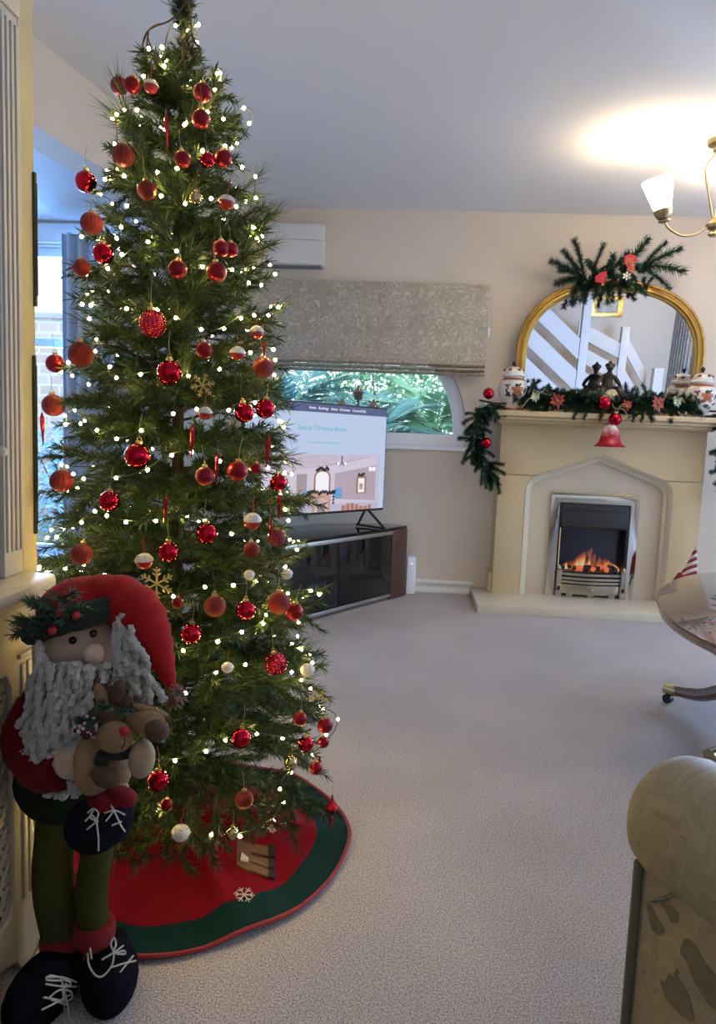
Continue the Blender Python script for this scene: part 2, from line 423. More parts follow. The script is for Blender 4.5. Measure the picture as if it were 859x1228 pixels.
tag(MB().tube([(3.80, -1.66, 2.32), (3.80, 0.4, 2.32)], 0.014, 12).ell((3.80, 0.42, 2.32), 0.028).build('curtain_pole', SILV), 'brushed metal curtain pole carrying the grey floral curtain', 'curtain pole')

# ------------------------------------------------------------------ outdoors
struct(MB().box(-9, 9, YB + 0.22, 14, -0.25, -0.05).box(4.1, 12, -6, YB + 0.22, -0.25, -0.05).build('ground_outside', mat('garden_ground', (0.18, 0.24, 0.10), 0.95, noise=(6, (0.28, 0.27, 0.20), 0.3), bump=(40, 0.4)), smooth=False))
def brick_mat():
    m = bpy.data.materials.new('red_brick_house_wall'); nt, p = nodes(m)
    tc = nt.nodes.new('ShaderNodeTexCoord'); mp = nt.nodes.new('ShaderNodeMapping'); mp.inputs['Rotation'].default_value = (PI / 2, 0, 0)
    b = nt.nodes.new('ShaderNodeTexBrick'); b.inputs['Scale'].default_value = 2.3
    b.inputs['Color1'].default_value = (0.60, 0.44, 0.38, 1); b.inputs['Color2'].default_value = (0.70, 0.55, 0.48, 1); b.inputs['Mortar'].default_value = (0.72, 0.70, 0.68, 1)
    b.inputs['Mortar Size'].default_value = 0.03
    nt.links.new(tc.outputs['Object'], mp.inputs[0]); nt.links.new(mp.outputs[0], b.inputs['Vector']); nt.links.new(b.outputs['Color'], p.inputs['Base Color'])
    p.inputs['Roughness'].default_value = 0.9
    return m
gw = thing('garden_wall', 'red brick garden wall outside the bay window', 'wall', (-3.9, 7.4, 0))
MB().box(-1.6, 1.45, 0, 0.2, -0.1, 2.1).build('brickwork', brick_mat(), gw, smooth=False)
MB().box(-1.65, 1.5, -0.04, 0.24, 2.1, 2.16).build('coping', mat('coping_stone', (0.55, 0.53, 0.5), 0.9, noise=(9, (0.45, 0.44, 0.42), 0.3)), gw, bevel=0.01)

LEAFA = mat('blue_green_leaf', (0.16, 0.42, 0.40), 0.35, noise=(7, (0.08, 0.26, 0.25), 0.3))
LEAFB = mat('bright_green_leaf', (0.24, 0.50, 0.24), 0.4, noise=(7, (0.14, 0.38, 0.24), 0.3))
LEAFC = mat('yellow_green_leaf', (0.50, 0.60, 0.22), 0.4, noise=(9, (0.24, 0.42, 0.20), 0.3))
STEM = mat('woody_stem', (0.12, 0.08, 0.05), 0.9, noise=(20, (0.08, 0.05, 0.03), 0.3))
def frond_mesh(name, L, nl, m, rnd):
    """arching palm frond: a midrib with long pointed leaflets on both sides"""
    mb = MB(); pts = [Vector((L * t, 0, L * (0.55 * t - 0.75 * t * t))) for t in [i / 10 for i in range(11)]]
    mb.tube(pts, [0.008 * (1 - 0.8 * i / 10) for i in range(11)], 5)
    for i in range(nl):
        t = 0.12 + 0.88 * i / nl
        c = Vector((L * t, 0, L * (0.55 * t - 0.75 * t * t)))
        ll = L * 0.42 * math.sin(PI * (0.15 + 0.8 * t)) + 0.03
        for s in (-1, 1):
            a = math.radians(rnd.uniform(40, 58)); d = Vector((math.cos(a), s * math.sin(a), -0.25 + rnd.uniform(-.1, .1))).normalized()
            wv = Vector((-d.y * s, d.x * s, 0)).normalized() * 0.017; up = Vector((0, 0, 0.006))
            mb.add([c, c + d * ll * .35 + wv, c + d * ll, c + d * ll * .35 - wv, c + d * ll * .4 + up], [(0, 1, 4), (1, 2, 4), (2, 3, 4), (3, 0, 4)])
    return mb.mesh(name, m)
def palm(loc, n, L, m, label, seed, h=0.5):
    rnd = random.Random(seed)
    t = thing('palm_plant', label, 'plant', loc)
    MB().tube([(0, 0, -0.05), (0.02, 0, h * .5), (0, 0, h)], [0.06, 0.05, 0.045], 8).build('stem', STEM, t)
    ms = [frond_mesh('frond', L * k, 22, m, rnd) for k in (0.8, 1.0)]
    for i in range(n):
        link('frond', ms[i % 2], t, (0, 0, h - 0.03), (0, -rnd.uniform(-0.15, 0.95), 2 * PI * i / n + rnd.uniform(-.2, .2)))
    return t
palm((-0.25, 5.95, -0.05), 13, 0.75, LEAFA, 'blue green palm right outside the arched window behind the television', 1, 1.05)
palm((0.28, 6.35, -0.05), 13, 0.7, LEAFB, 'bright green palm outside the arched window near its curved end', 2, 1.15)
palm((-1.0, 6.3, -0.05), 13, 0.8, LEAFA, 'tall blue green palm outside the arched window behind the tree tips', 3, 1.25)
def shrub(loc, rx, rz, m, label, seed, n=2600, ls=0.05):
    rnd = random.Random(seed); t = thing('garden_shrub', label, 'shrub', loc)
    st = MB()
    for i in range(7):
        a = 2 * PI * i / 7; st.tube([(0, 0, 0), (rx * .3 * math.cos(a), rx * .3 * math.sin(a), rz * .8), (rx * .7 * math.cos(a), rx * .7 * math.sin(a), rz * 1.6)], [0.015, 0.01, 0.004], 5)
    st.build('stem', STEM, t)
    mb = MB()
    for i in range(n):
        d = Vector((rnd.gauss(0, 1), rnd.gauss(0, 1), rnd.gauss(0, 1))).normalized() * (rnd.random() ** 0.35)
        c = Vector((d.x * rx, d.y * rx, rz + d.z * rz)) * 1.0
        a = Vector((rnd.gauss(0, 1), rnd.gauss(0, 1), rnd.gauss(0, .6))).normalized(); b = a.orthogonal().normalized(); L = ls * rnd.uniform(.6, 1.3); k = a.cross(b)
        mb.add([c, c + a * L * .5 + b * L * .25, c + a * L, c + a * L * .5 - b * L * .25, c + a * L * .5 + k * L * .1], [(0, 1, 4), (1, 2, 4), (2, 3, 4), (3, 0, 4)])
    f = mb.build('foliage', m, t); f['kind'] = 'stuff'
    return t
shrub((0.75, 5.75, -0.05), 0.42, 0.68, LEAFC, 'yellow green small leaved shrub outside the curved end of the arched window', 4, 2600, 0.045)
shrub((-0.2, 7.6, -0.05), 1.0, 1.15, LEAFB, 'large bright green shrub standing behind the palms in the garden', 5, 3600, 0.09)
shrub((-2.0, 7.7, -0.05), 1.0, 1.25, LEAFA, 'large blue green shrub at the end of the garden brick wall', 6, 3600, 0.09)
shrub((1.5, 7.4, -0.05), 0.9, 1.2, LEAFA, 'dark blue green shrub behind the yellow green shrub', 7, 3000, 0.09)
shrub((-2.75, 5.8, -0.05), 0.45, 0.55, mat('pale_blue_leaf', (0.22, 0.36, 0.42), 0.5, noise=(6, (0.3, 0.45, 0.5), 0.3)), 'pale blue green low bush right outside the bay window', 8, 2200, 0.05)
shrub((3.0, 6.6, -0.05), 0.7, 0.75, LEAFA, 'round blue green bush outside the casement window beyond the fireplace', 9, 2200, 0.07)
# three headed garden lantern standing outside the window
gl = thing('garden_lantern', 'dark three headed garden lamp post outside the arched window', 'lamp post', (-0.36, 5.35, -0.05))
DK = mat('weathered_bronze', (0.05, 0.03, 0.025), 0.5, metal=0.4, noise=(30, (0.12, 0.07, 0.05), 0.3))
MB().tube([(0, 0, 0), (0, 0, 1.25)], [0.03, 0.018], 8).tube(spline([(-.12, 0, 1.22), (-.06, 0, 1.14), (0, 0, 1.18), (.06, 0, 1.14), (.12, 0, 1.22)], 5), 0.01, 6).build('post', DK, gl)
for dx, dz in ((-.12, 1.22), (0, 1.32), (.12, 1.22)):
    l = MB().lathe([(0.022, 0), (0.03, 0.01), (0.035, 0.05), (0.05, 0.055), (0.02, 0.085), (0.006, 0.105)], 8, (dx, 0, dz)).build('lantern_head', DK, gl)
    MB().lathe([(0.026, 0.012), (0.033, 0.046)], 8, (dx, 0, dz)).build('lantern_glass', mat('amber_glass', (0.35, 0.16, 0.08), 0.2, noise=(20, (.5, .3, .2), .3)), l)
MB().tube([(0, 0, 1.2), (0, 0, 1.33)], 0.012, 6).build('finial', DK, gl)

# ------------------------------------------------------------------ roman blind
rb = thing('roman_blind', 'grey floral roman blind half drawn over the arched window', 'blind', (-0.283, 4.56, 1.4))
MB().box(-0.765, 0.765, -0.02, 0.03, 0.535, 0.56).build('head_rail', WHITE, rb, bevel=0.002)
MB().box(-0.768, 0.768, -0.028, -0.02, 0.082, 0.562).build('fabric_panel', BLIND, rb, bevel=0.002)
def foldstrip(z0, z1, out):
    n = 8; prof = [(-0.03 - out * math.sin(PI * i / n), lerp(z1, z0, i / n)) for i in range(n + 1)] + [(-0.012, z0 + .004), (-0.012, z1)]
    return MB().prism(prof, -0.762, 0.760, 'yz')
foldstrip(0.052, 0.086, 0.028).build('fold', BLIND, rb)
foldstrip(0.024, 0.050, 0.034).build('fold', BLIND, rb)
foldstrip(0.0, 0.022, 0.028).build('fold', BLIND, rb)
MB().tube(spline([(0.772, -0.01, 0.53), (0.775, -0.012, 0.2), (0.79, -0.012, -0.02), (0.785, -0.012, -0.16)], 6), 0.0022, 6).build('pull_cord', WHITE, rb)
MB().lathe([(0.003, 0.02), (0.008, 0.014), (0.009, -0.03), (0.004, -0.036)], 10, (0.785, -0.012, -0.17)).build('cord_pull', UPVC, rb)
MB().box(0.768, 0.782, -0.03, 0.0, 0.25, 0.30).build('cord_cleat', UPVC, rb, bevel=0.003)

# ------------------------------------------------------------------ wall mounted convector / fan unit
ac = thing('wall_heater', 'white wall mounted heater box above the roman blind', 'heater', (-0.755, 4.6, 2.04))
MB().box(-0.205, 0.205, -0.12, 0, 0.0, 0.245).build('body', mat('white_plastic', (0.74, 0.71, 0.66), 0.4, noise=(6, (.7, .67, .62), .3)), ac, bevel=0.008)
MB().prism([(-0.2, 0.004), (0.2, 0.004), (0.2, 0.142), (0.03, 0.142), (0.0, 0.152), (-0.03, 0.142), (-0.2, 0.142)], -0.130, -0.1205).build('lower_cover', MATS['white_plastic'], ac, bevel=0.003)
MB().prism([(-0.2, 0.146), (-0.032, 0.146), (0.0, 0.156), (0.032, 0.146), (0.2, 0.146), (0.2, 0.241), (-0.2, 0.241)], -0.128, -0.1205).build('upper_cover', MATS['white_plastic'], ac, bevel=0.003)
MB().box(-0.19, 0.19, -0.11, -0.02, -0.006, 0.0).build('air_outlet', mat('grey_grille', (0.3, 0.3, 0.3), 0.5, noise=(40, (.2, .2, .2), .2)), ac)
# ------------------------------------------------------------------ fireplace
FX = 1.205
fp = thing('fireplace', 'cream stone fireplace surround with pointed arch and moulded mantel shelf', 'fireplace', (FX, 4.6, 0))
def mir(p): return p + [(2 * FX - x, z) for x, z in reversed(p) if abs(x - FX) > 1e-6]
a_in = [(.80, .05), (.80, .70), (.807, .732), (.826, .757), (.852, .773), (FX, .905)]
a_mid = [(.783, .05), (.783, .708), (.791, .743), (.813, .770), (.845, .790), (FX, .925)]
a_out = [(.762, .05), (.762, .715), (.772, .757), (.798, .789), (.836, .810), (FX, .947)]
def loc(poly): return [(x - FX, z) for x, z in poly]
legp = [(.590, .05), (.7615, .05), (.7615, .715), (.7715, .757), (.7975, .789), (.815, .800), (.590, .800)]
for poly in (legp, [(2 * FX - x, z) for x, z in legp]):
    MB().prism(loc(poly), -0.18, 0).build('leg_block', STONE, fp, bevel=0.003)
fr = [(.590, .803), (.821, .803), (.836, .8105), (FX, .9475)]
fr = mir(fr); fr = fr + [(2 * FX - .590, 1.108), (.590, 1.108)]
MB().prism(loc(fr), -0.18, 0).build('frieze_block', STONE, fp, bevel=0.003)
for s in (-1, 1):
    x0, x1 = sorted((s * (FX - .568), s * (FX - .590))); MB().box(x0, x1, -0.165, 0, 0.05, 0.185).build('plinth_return', STONE, fp, bevel=0.003)
mb = MB(); P = [(mir(a_out), -0.178), (mir(a_out), -0.182), (mir(a_mid), -0.160), (mir(a_mid), -0.145), (mir(a_in), -0.135), (mir(a_in), -0.085)]
vs = []; fs = []; n = len(P[0][0])
for pts, y in P: vs += [(x - FX, y, z) for x, z in pts]
for i in range(len(P) - 1):
    for j in range(n - 1): a = i * n + j; fs.append((a, a + 1, a + n + 1, a + n))
mb.add(vs, fs).build('arch_moulding', mat('pale_stone_moulding', (0.70, 0.61, 0.44), 0.6, noise=(5, (0.64, 0.55, 0.39), 0.3)), fp, angle=50)
# mantel shelf: a moulded profile swept round three sides, built as stacked slabs
sh = MB().box(-.685, .685, -0.325, 0, 1.155, 1.188).build('mantel_shelf', STONE, fp, bevel=0.008)
MB().box(-.665, .665, -0.300, 0, 1.135, 1.155).box(-.645, .645, -0.262, 0, 1.118, 1.136).box(-.63, .63, -0.225, 0, 1.108, 1.119).build('mantel_moulding', STONE, fp, bevel=0.006)
# back panel with the fire opening, hearth
plate([(x - FX, z) for x, z in rect(.775, 2 * FX - .775, .05, .93)], [[(x - FX, z) for x, z in rect(.985, 1.425, .0505, .645)]], -0.105, -0.085).build('back_panel', PANEL, fp, smooth=False)
MB().box(-.735, .735, -0.505, 0, 0, 0.05).build('hearth_slab', MARBLE, fp, bevel=0.004)

# electric fire
ef = thing('electric_fire', 'inset electric fire with chrome frame and glowing flame in the fireplace', 'fire', (FX, 4.495, 0.05))
plate(rect(-.272, .272, 0, .645), [rect(-.218, .218, .0005, .588)], -0.016, -0.001).build('frame', CHROME, ef, bevel=0.004)
MB().box(-.272, .272, -0.022, -0.012, .638, .652).build('frame_top_trim', BRASS, ef, bevel=0.003)
IRON = mat('black_cast_iron', (0.018, 0.018, 0.018), 0.45, noise=(40, (0.03, 0.03, 0.03), 0.3), bump=(60, 0.1))
m_ = MB(); m_.box(-.215, -.205, -.012, .10, 0, .585); m_.box(.205, .215, -.012, .10, 0, .585); m_.box(-.205, .205, .09, .10, 0, .585); m_.box(-.205, .205, -.012, .09, .575, .585); m_.box(-.205, .205, -.012, .09, 0, .01)
m_.build('firebox', IRON, ef, bevel=0.002)
MB().prism([(-.016, .58), (.09, .58), (.09, .43), (-.018, .43), (-.03, .445), (-.03, .50)], -.204, .204, 'yz').build('canopy_hood', IRON, ef, bevel=0.004)
MB().box(-.2, .2, -.034, -.028, .545, .552).build('hood_ridge', IRON, ef, bevel=0.001)
def flame_mat():
    m = bpy.data.materials.new('flame_effect_screen'); nt, p = nodes(m); L = nt.links.new
    tc = nt.nodes.new('ShaderNodeTexCoord'); sp = nt.nodes.new('ShaderNodeSeparateXYZ'); L(tc.outputs['Object'], sp.inputs[0])
    mp = nt.nodes.new('ShaderNodeMapping'); mp.inputs['Scale'].default_value = (26, 1, 7); L(tc.outputs['Object'], mp.inputs[0])
    ns = nt.nodes.new('ShaderNodeTexNoise'); ns.inputs['Scale'].default_value = 1.0; ns.inputs['Detail'].default_value = 3; ns.inputs['Distortion'].default_value = 0.6; L(mp.outputs[0], ns.inputs['Vector'])
    def mth(op, a, b=None):
        k = nt.nodes.new('ShaderNodeMath'); k.operation = op
        for i, q in enumerate((a, b)):
            if q is None: continue
            if isinstance(q, (int, float)): k.inputs[i].default_value = q
            else: L(q, k.inputs[i])
        return k.outputs[0]
    ax = mth('ABSOLUTE', mth('SUBTRACT', sp.outputs['X'], 0.02))
    hgt = mth('SUBTRACT', 0.150, mth('MULTIPLY', ax, 0.75))
    v = mth('SUBTRACT', 1.0, mth('DIVIDE', mth('SUBTRACT', sp.outputs['Z'], 0.17), hgt))
    f = mth('MULTIPLY', v, mth('MULTIPLY', mth('SUBTRACT', ns.outputs['Fac'], 0.30), 4.2))
    r = nt.nodes.new('ShaderNodeValToRGB'); e = r.color_ramp.elements
    e[0].position = 0.12; e[0].color = (0, 0, 0, 1); e[1].position = 1.0; e[1].color = (1.0, 0.80, 0.45, 1)
    k = e.new(0.45); k.color = (0.55, 0.12, 0.02, 1); k = e.new(0.75); k.color = (1, 0.42, 0.10, 1)
    L(f, r.inputs['Fac'])
    L(r.outputs['Color'], p.inputs['Emission Color']); p.inputs['Emission Strength'].default_value = 0.5
    p.inputs['Base Color'].default_value = (0.02, 0.02, 0.03, 1); p.inputs['Roughness'].default_value = 0.15
    return m
MB().box(-.204, .204, .080, .086, .15, .44).build('flame_screen', flame_mat(), ef, smooth=False)
bed = MB().box(-.2, .2, -.012, .08, .13, .155).build('fuel_bed', IRON, ef)
rnd = random.Random(3)
coalm = mat('black_coal', (0.02, 0.018, 0.018), 0.6, noise=(30, (0.05, 0.04, 0.04), 0.3))
hotm = mat('glowing_coal', (0.2, 0.03, 0.01), 0.6, noise=(30, (0.4, 0.05, 0.02), 0.3), emit=(1.0, 0.22, 0.08, 0.5))
cme = MB().ell((0, 0, 0), (1.0, .8, .7), nu=8, nv=5, fn=lambda a, b: 1 + .18 * math.sin(3 * a + 2 * b) + .12 * math.cos(5 * b)).mesh('coal', coalm)
cmh = cme.copy(); cmh.materials.clear(); cmh.materials.append(hotm)
for i in range(34):
    link('coal', cmh if i % 4 == 0 else cme, bed, (rnd.uniform(-.185, .185), rnd.uniform(-.005, .065), .165 + rnd.uniform(0, .022)), (rnd.uniform(0, 6), rnd.uniform(0, 6), rnd.uniform(0, 6)), rnd.uniform(.014, .022))
fret = MB()
FRET = mat('brushed_pewter', (0.52, 0.47, 0.38), 0.28, metal=1.0, noise=(50, (0.42, 0.38, 0.3), 0.3))
def bow(z, h, out, t=0.008):
    n = 12; pts = [(lerp(-.185, .185, i / n), -.03 - out * math.sin(PI * i / n)) for i in range(n + 1)]
    return MB().prism(pts + [(x, y + t) for x, y in reversed(pts)], z, z + h, 'xy')
for z in (.135, .108, .085): bow(z, .016, .03).build('fret_bar', FRET, ef, bevel=0.002)
ap = bow(.018, .060, .03).build('ash_pan', FRET, ef, bevel=0.002)
MB().ell((0, -.066, .05), (.012, .008, .012)).tube([(0, -.056, .05), (0, -.066, .05)], .005).build('knob', BRASS, ap)
for x in (-.13, 0, .13): MB().box(x - .02, x + .02, -.06 if x == 0 else -.048, -.03, 0, .02).build('foot', FRET, ef, bevel=.003)
for s in (-1, 1):
    po = MB().box(s * .198 - .015, s * .198 + .015, -.045, -.015, 0, .165).box(s * .198 - .019, s * .198 + .019, -.049, -.011, 0, .03).box(s * .198 - .018, s * .198 + .018, -.048, -.012, .158, .168).build('fret_post', FRET, ef, bevel=.002)
    MB().lathe([(.012, 0), (.017, .008), (.012, .02), (.004, .03)], 10, (s * .198, -.03, .168)).build('finial', BRASS, po)
    MB().box(s * .198 - .009, s * .198 + .009, -.047, -.044, .04, .065).build('inset', BLACK, po)

# ------------------------------------------------------------------ gilt overmantel mirror
def ovm(a, z0, zs, rise, n=40, e=2.35):
    pts = [(-a, z0)]
    for i in range(n + 1):
        t = PI * (1 - i / n); c, s_ = math.cos(t), math.sin(t)
        pts.append((a * math.copysign(abs(c) ** (2 / e), c), zs + rise * s_ ** (2 / e)))
    return pts + [(a, z0)]
mi = thing('overmantel_mirror', 'arched gilt framed mirror standing on the mantel shelf', 'mirror', (1.232, 4.562, 1.188))
mi.rotation_euler = (math.radians(4.5), 0, 0)
prof = [(0, 0), (0, -.022), (.006, -.03), (.014, -.032), (.02, -.022), (.026, -.022), (.034, -.034), (.046, -.034), (.052, -.020), (.062, -.018), (.066, -.010), (.066, 0)]
rings = [[(x, y, z) for x, z in ovm(.570 - i_, 0, .34, .47 - i_)] for i_, y in prof]
n = len(rings[0]); vs = [p for r_ in rings for p in r_]; fs = []
k = len(rings)
for i in range(k):
    i2 = (i + 1) % k
    for j in range(n - 1): fs.append((i * n + j, i * n + j + 1, i2 * n + j + 1, i2 * n + j))
fs.append(tuple(i * n for i in range(k))); fs.append(tuple(i * n + n - 1 for i in reversed(range(k))))
MB().add(vs, fs).build('frame', GOLD, mi, angle=25)
MIRROR = mat('silvered_glass', (0.86, 0.87, 0.86), 0.0, metal=1.0, noise=(2, (0.85, 0.86, 0.85), 0.3))
MB().prism(ovm(.508, 0.001, .34, .408), -.008, -.004).build('mirror_glass', MIRROR, mi, smooth=False)
MB().box(-.51, .51, -.03, -.0, 0, .022).build('bottom_rail', GOLD, mi, bevel=.005)

# ------------------------------------------------------------------ television, cabinet
RZT = math.radians(50.3); TW, TH = 1.075, 0.617
tvR = Vector((-.108, 4.32, 0)); tdx = Vector((math.cos(RZT), math.sin(RZT), 0))
tvc = tvR - tdx * (TW / 2)
tv = thing('television', 'flat black television showing a web page on a corner cabinet', 'television', (tvc.x, tvc.y, 0.452), RZT)
Z0 = 0.105
MB().box(-TW / 2, TW / 2, .004, .03, Z0, Z0 + TH).box(-.3, .3, .03, .06, Z0 + .03, Z0 + .35).build('casing', BLACK, tv, bevel=.004)
SCW, SCH = TW - .016, TH - .022
scr = MB().box(-SCW / 2, SCW / 2, .001, .004, Z0 + .014, Z0 + .014 + SCH).build('screen', emis('screen_white', (0.62, 0.74, 1.0), 0.72), tv, smooth=False)
ft = BLACK
for s in (-1, 1):
    MB().tube([(s * .40, .02, Z0 + .02), (s * .44, -.10, .008)], .008, 6).tube([(s * .40, .02, Z0 + .02), (s * .44, .12, .008)], .008, 6).tube([(s * .44, -.11, .008), (s * .44, .13, .008)], .008, 6).build('foot', ft, tv)
tvn = Vector((math.sin(RZT), -math.cos(RZT), 0))
def tvl(px, py):
    d = ray(px, py); t = (tvc - CAM).dot(tvn) / d.dot(tvn); p = CAM + d * t - tvc
    return p.dot(tdx), p.z - 0.452 + 1.0 - 1.0
SX0, SX1, SZ0, SZ1 = -SCW / 2, SCW / 2, Z0 + .014, Z0 + .014 + SCH
def flat(pts, y): return [(x, y, z) for x, z in pts]
def scard(name, polys, y, cols, parent=scr):
    mb = MB(); mats = []
    for i, (poly, c) in enumerate(polys):
        mb.prism(poly, y, y + .0003, m=i); mats.append(cols[c] if isinstance(c, str) else c)
    return mb.build(name, mats, parent, smooth=False)
def U(u, v): return (lerp(SX0, SX1, u), lerp(SZ0, SZ1, v))
def R_(u0, u1, v0, v1): return [U(u0, v0), U(u1, v0), U(u1, v1), U(u0, v1)]
EC = {k_: emis('screen_' + k_, c, s_) for k_, (c, s_) in dict(bar=((.13, .15, .30), .8), wall=((.66, .60, .72), .85), ceil=((.42, .32, .42), .9), tree=((.05, .13, .11), .8), treel=((.25, .48, .36), .8), stone=((.58, .36, .27), .9),
      dark=((.05, .045, .06), .7), mir=((.85, .84, .9), .95), gold=((.42, .22, .14), .8), brick=((.48, .37, .45), .8), blue=((.16, .36, .66), .9), chair=((.5, .22, .16), .8), floor=((.45, .45, .62), .9), star=((.9, 1, .85), 1.3), txtw=((.9, .92, 1), 1.0), teal=((.10, .48, .60), .9), grey=((.35, .38, .55), .8), red=((.4, .04, .06), .7), panel=((.42, .36, .38), .8)).items()}
scard('menu_bar', [(R_(0, 1, .925, 1), 'bar')], .0004, EC)
ph = [(R_(.06, .955, 0, .54), 'wall'), ([U(.06, .54), U(.06, .46), U(.33, .40), U(.6, .44), U(.955, .54)], 'ceil'),
      ([U(.60, .36), U(.93, .44), U(.93, .08), U(.60, .12)], 'brick'), (R_(.935, .955, .0, .54), 'grey'), (R_(.06, .955, 0, .07), 'floor')]
scard('room_picture', ph, .0004, EC)
rnd = random.Random(5)
fx, fz = .50, .0
ph2 = [(R_(.33, .40, .20, .36), 'panel'), (R_(.44, .575, .0, .17), 'stone'), (R_(.425, .59, .165, .185), 'stone'), ([U(.46, 0), U(.46, .10), U(.508, .13), U(.555, .10), U(.555, 0)], 'wall'), (R_(.478, .54, 0, .07), 'dark'),
       ([U(.45, .2), U(.45, .32)] + [U(.51 - .06 * math.cos(PI * i / 8), .33 + .07 * math.sin(PI * i / 8)) for i in range(9)] + [U(.57, .2)], 'gold'),
       (R_(.60, .66, .12, .22), 'blue'), (R_(.37, .41, .08, .20), 'blue'), ([U(.77, .16), U(.77, .32), U(.81, .355), U(.85, .32), U(.85, .16)], 'gold'),
       (R_(.648, .655, .45, .53), 'dark')]
for i in range(7): ph2.append((R_(.66 + .035 * i, .688 + .035 * i, .0, .05 + .02 * math.sin(i)), 'chair'))
tr = [U(.08, .0), U(.36, .0)]; 
for i in range(14): tr.append(U(.35 - .11 * i / 14 - (.02 if i % 2 else 0), .03 + .40 * i / 14))
tr += [U(.22, .46)]
for i in range(14): tr.append(U(.20 - .12 * (i + 1) / 14 + (.02 if i % 2 else 0), .43 - .40 * i / 14))
ph2.append((tr, 'tree'))
for q_ in ph2: scard('picture_shape', [q_], .0001, EC)
ph3 = [([U(.462, .2), U(.462, .32)] + [U(.51 - .048 * math.cos(PI * i / 8), .33 + .05 * math.sin(PI * i / 8)) for i in range(9)] + [U(.558, .2)], 'mir'), (R_(.785, .835, .17, .31), 'mir'), (R_(.795, .825, .20, .26), 'gold')]
def blob(u, v, r, c):
    ph3.append(([U(u + r * math.cos(2 * PI * i / 6), v + r * 1.7 * math.sin(2 * PI * i / 6)) for i in range(6)], c))
for i in range(16): blob(.415 + .0125 * i, .185 + rnd.uniform(-.015, .015), .011, 'dark')
for i in range(9): blob(.47 + .01 * i, .405 + rnd.uniform(-.012, .012), .010, 'dark'); blob(.785 + .006 * i, .345 + rnd.uniform(-.01, .01), .007, 'dark')
for s in (-1, 1):
    for q in range(4): blob(.508 + s * .088, .17 - .03 * q, .008, 'dark')
    blob(.652 + s * .025, .455, .010, 'txtw'); blob(.652 + s * .012, .445, .010, 'grey')
blob(.88, .40, .015, 'txtw'); blob(.91, .40, .015, 'txtw')
for i in range(150):
    v = rnd.uniform(0.01, .42); wd = lerp(.135, .02, v / .44); u = .22 + rnd.uniform(-wd, wd)
    blob(u, v, rnd.uniform(.004, .008), rnd.choice(['treel', 'treel', 'star', 'treel', 'red']))
scard('picture_details', ph3, -.0002, EC)['kind'] = 'stuff'
def text(s, size, m, parent, x, z, y=-.0006, align='CENTER', name='lettering', rot=(PI / 2, 0, 0), ex=.0002):
    cu = bpy.data.curves.new('txt', 'FONT'); cu.body = s; cu.size = size; cu.align_x = align; cu.align_y = 'CENTER'; cu.extrude = ex; cu.resolution_u = 3
    to = bpy.data.objects.new('txt', cu); COL.objects.link(to)
    me = bpy.data.meshes.new_from_object(to); bpy.data.objects.remove(to); bpy.data.curves.remove(cu)
    me.name = name; me.materials.clear(); me.materials.append(m)
    return link(name, me, parent, (x, y, z), rot)
for s_, px_, py_, sz in (('Home', 375, 497.5, .0205), ('Bookings', 388, 497.3, .0205), ('About', 401, 497, .0205), ('Christmas', 413.5, 496.6, .0205), ('Contact/FAQ', 431, 496.3, .0205), ('Gallery', 333, 499, .0205)):
    x_, z_ = tvl(px_, py_); text(s_, sz, EC['txtw'], scr, x_, U(0, .963)[1])
x_, z_ = tvl(388, 518); text('Special Christmas Breaks', .037, EC['teal'], scr, x_ , U(0, .78)[1])
x_, z_ = tvl(388, 535); text('From 1st December to 6th January', .017, EC['teal'], scr, x_, U(0, .65)[1])

RZC = math.radians(56.2)
cb = thing('television_cabinet', 'low black glass corner cabinet with walnut ends under the television', 'cabinet', (.039, 4.462, 0), RZC)
MB().prism([(-.005, .004), (-1.345, .004), (-1.345, .22), (-.98, .40), (-.37, .40), (-.005, .13)], .02, .425, 'xy').build('body', BLACK, cb, bevel=.004)
MB().prism([(0, -.004), (-1.35, -.004), (-1.35, .225), (-.98, .405), (-.37, .405), (0, .135)], .437, .45, 'xy').build('glass_top', BGLASS, cb, bevel=.002)
for x0, x1 in ((-.165, 0), (-1.35, -1.185)):
    MB().box(x0, x1, -.012, .13, .0, .437).build('end_panel', WALNUT, cb, bevel=.012)
for x0, x1 in ((-.675, -.168), (-1.182, -.680)):
    MB().box(x0, x1, -.008, .003, .045, .405).build('door', BGLASS, cb, bevel=.002)
MB().box(-1.182, -.168, -.012, .003, .409, .432).build('top_strip', SILV, cb, bevel=.002)
MB().box(-1.182, -.168, -.012, .003, .018, .040).build('bottom_strip', SILV, cb, bevel=.002)
for x_ in (-.1, -.66, -1.25): MB().box(x_ - .03, x_ + .03, .03, .09, 0, .02).build('foot', BLACK, cb, bevel=.004)
# white box on the floor by the cabinet
ro = thing('wifi_router', 'slim white upright box on the carpet beside the television cabinet', 'router', (.075, 4.535, 0), math.radians(10))
MB().box(-.03, .03, -.045, .045, .004, .245).build('case', UPVC, ro, bevel=.008)
MB().box(-.028, .028, -.043, .043, 0, .006).build('base', mat('grey_rubber', (.3, .3, .3), .8, noise=(30, (.25, .25, .25), .3)), ro)
MB().box(-.012, .012, -.0465, -.0445, .20, .206).build('light_strip', emis('router_light', (.5, .6, 1), 1.0), ro)

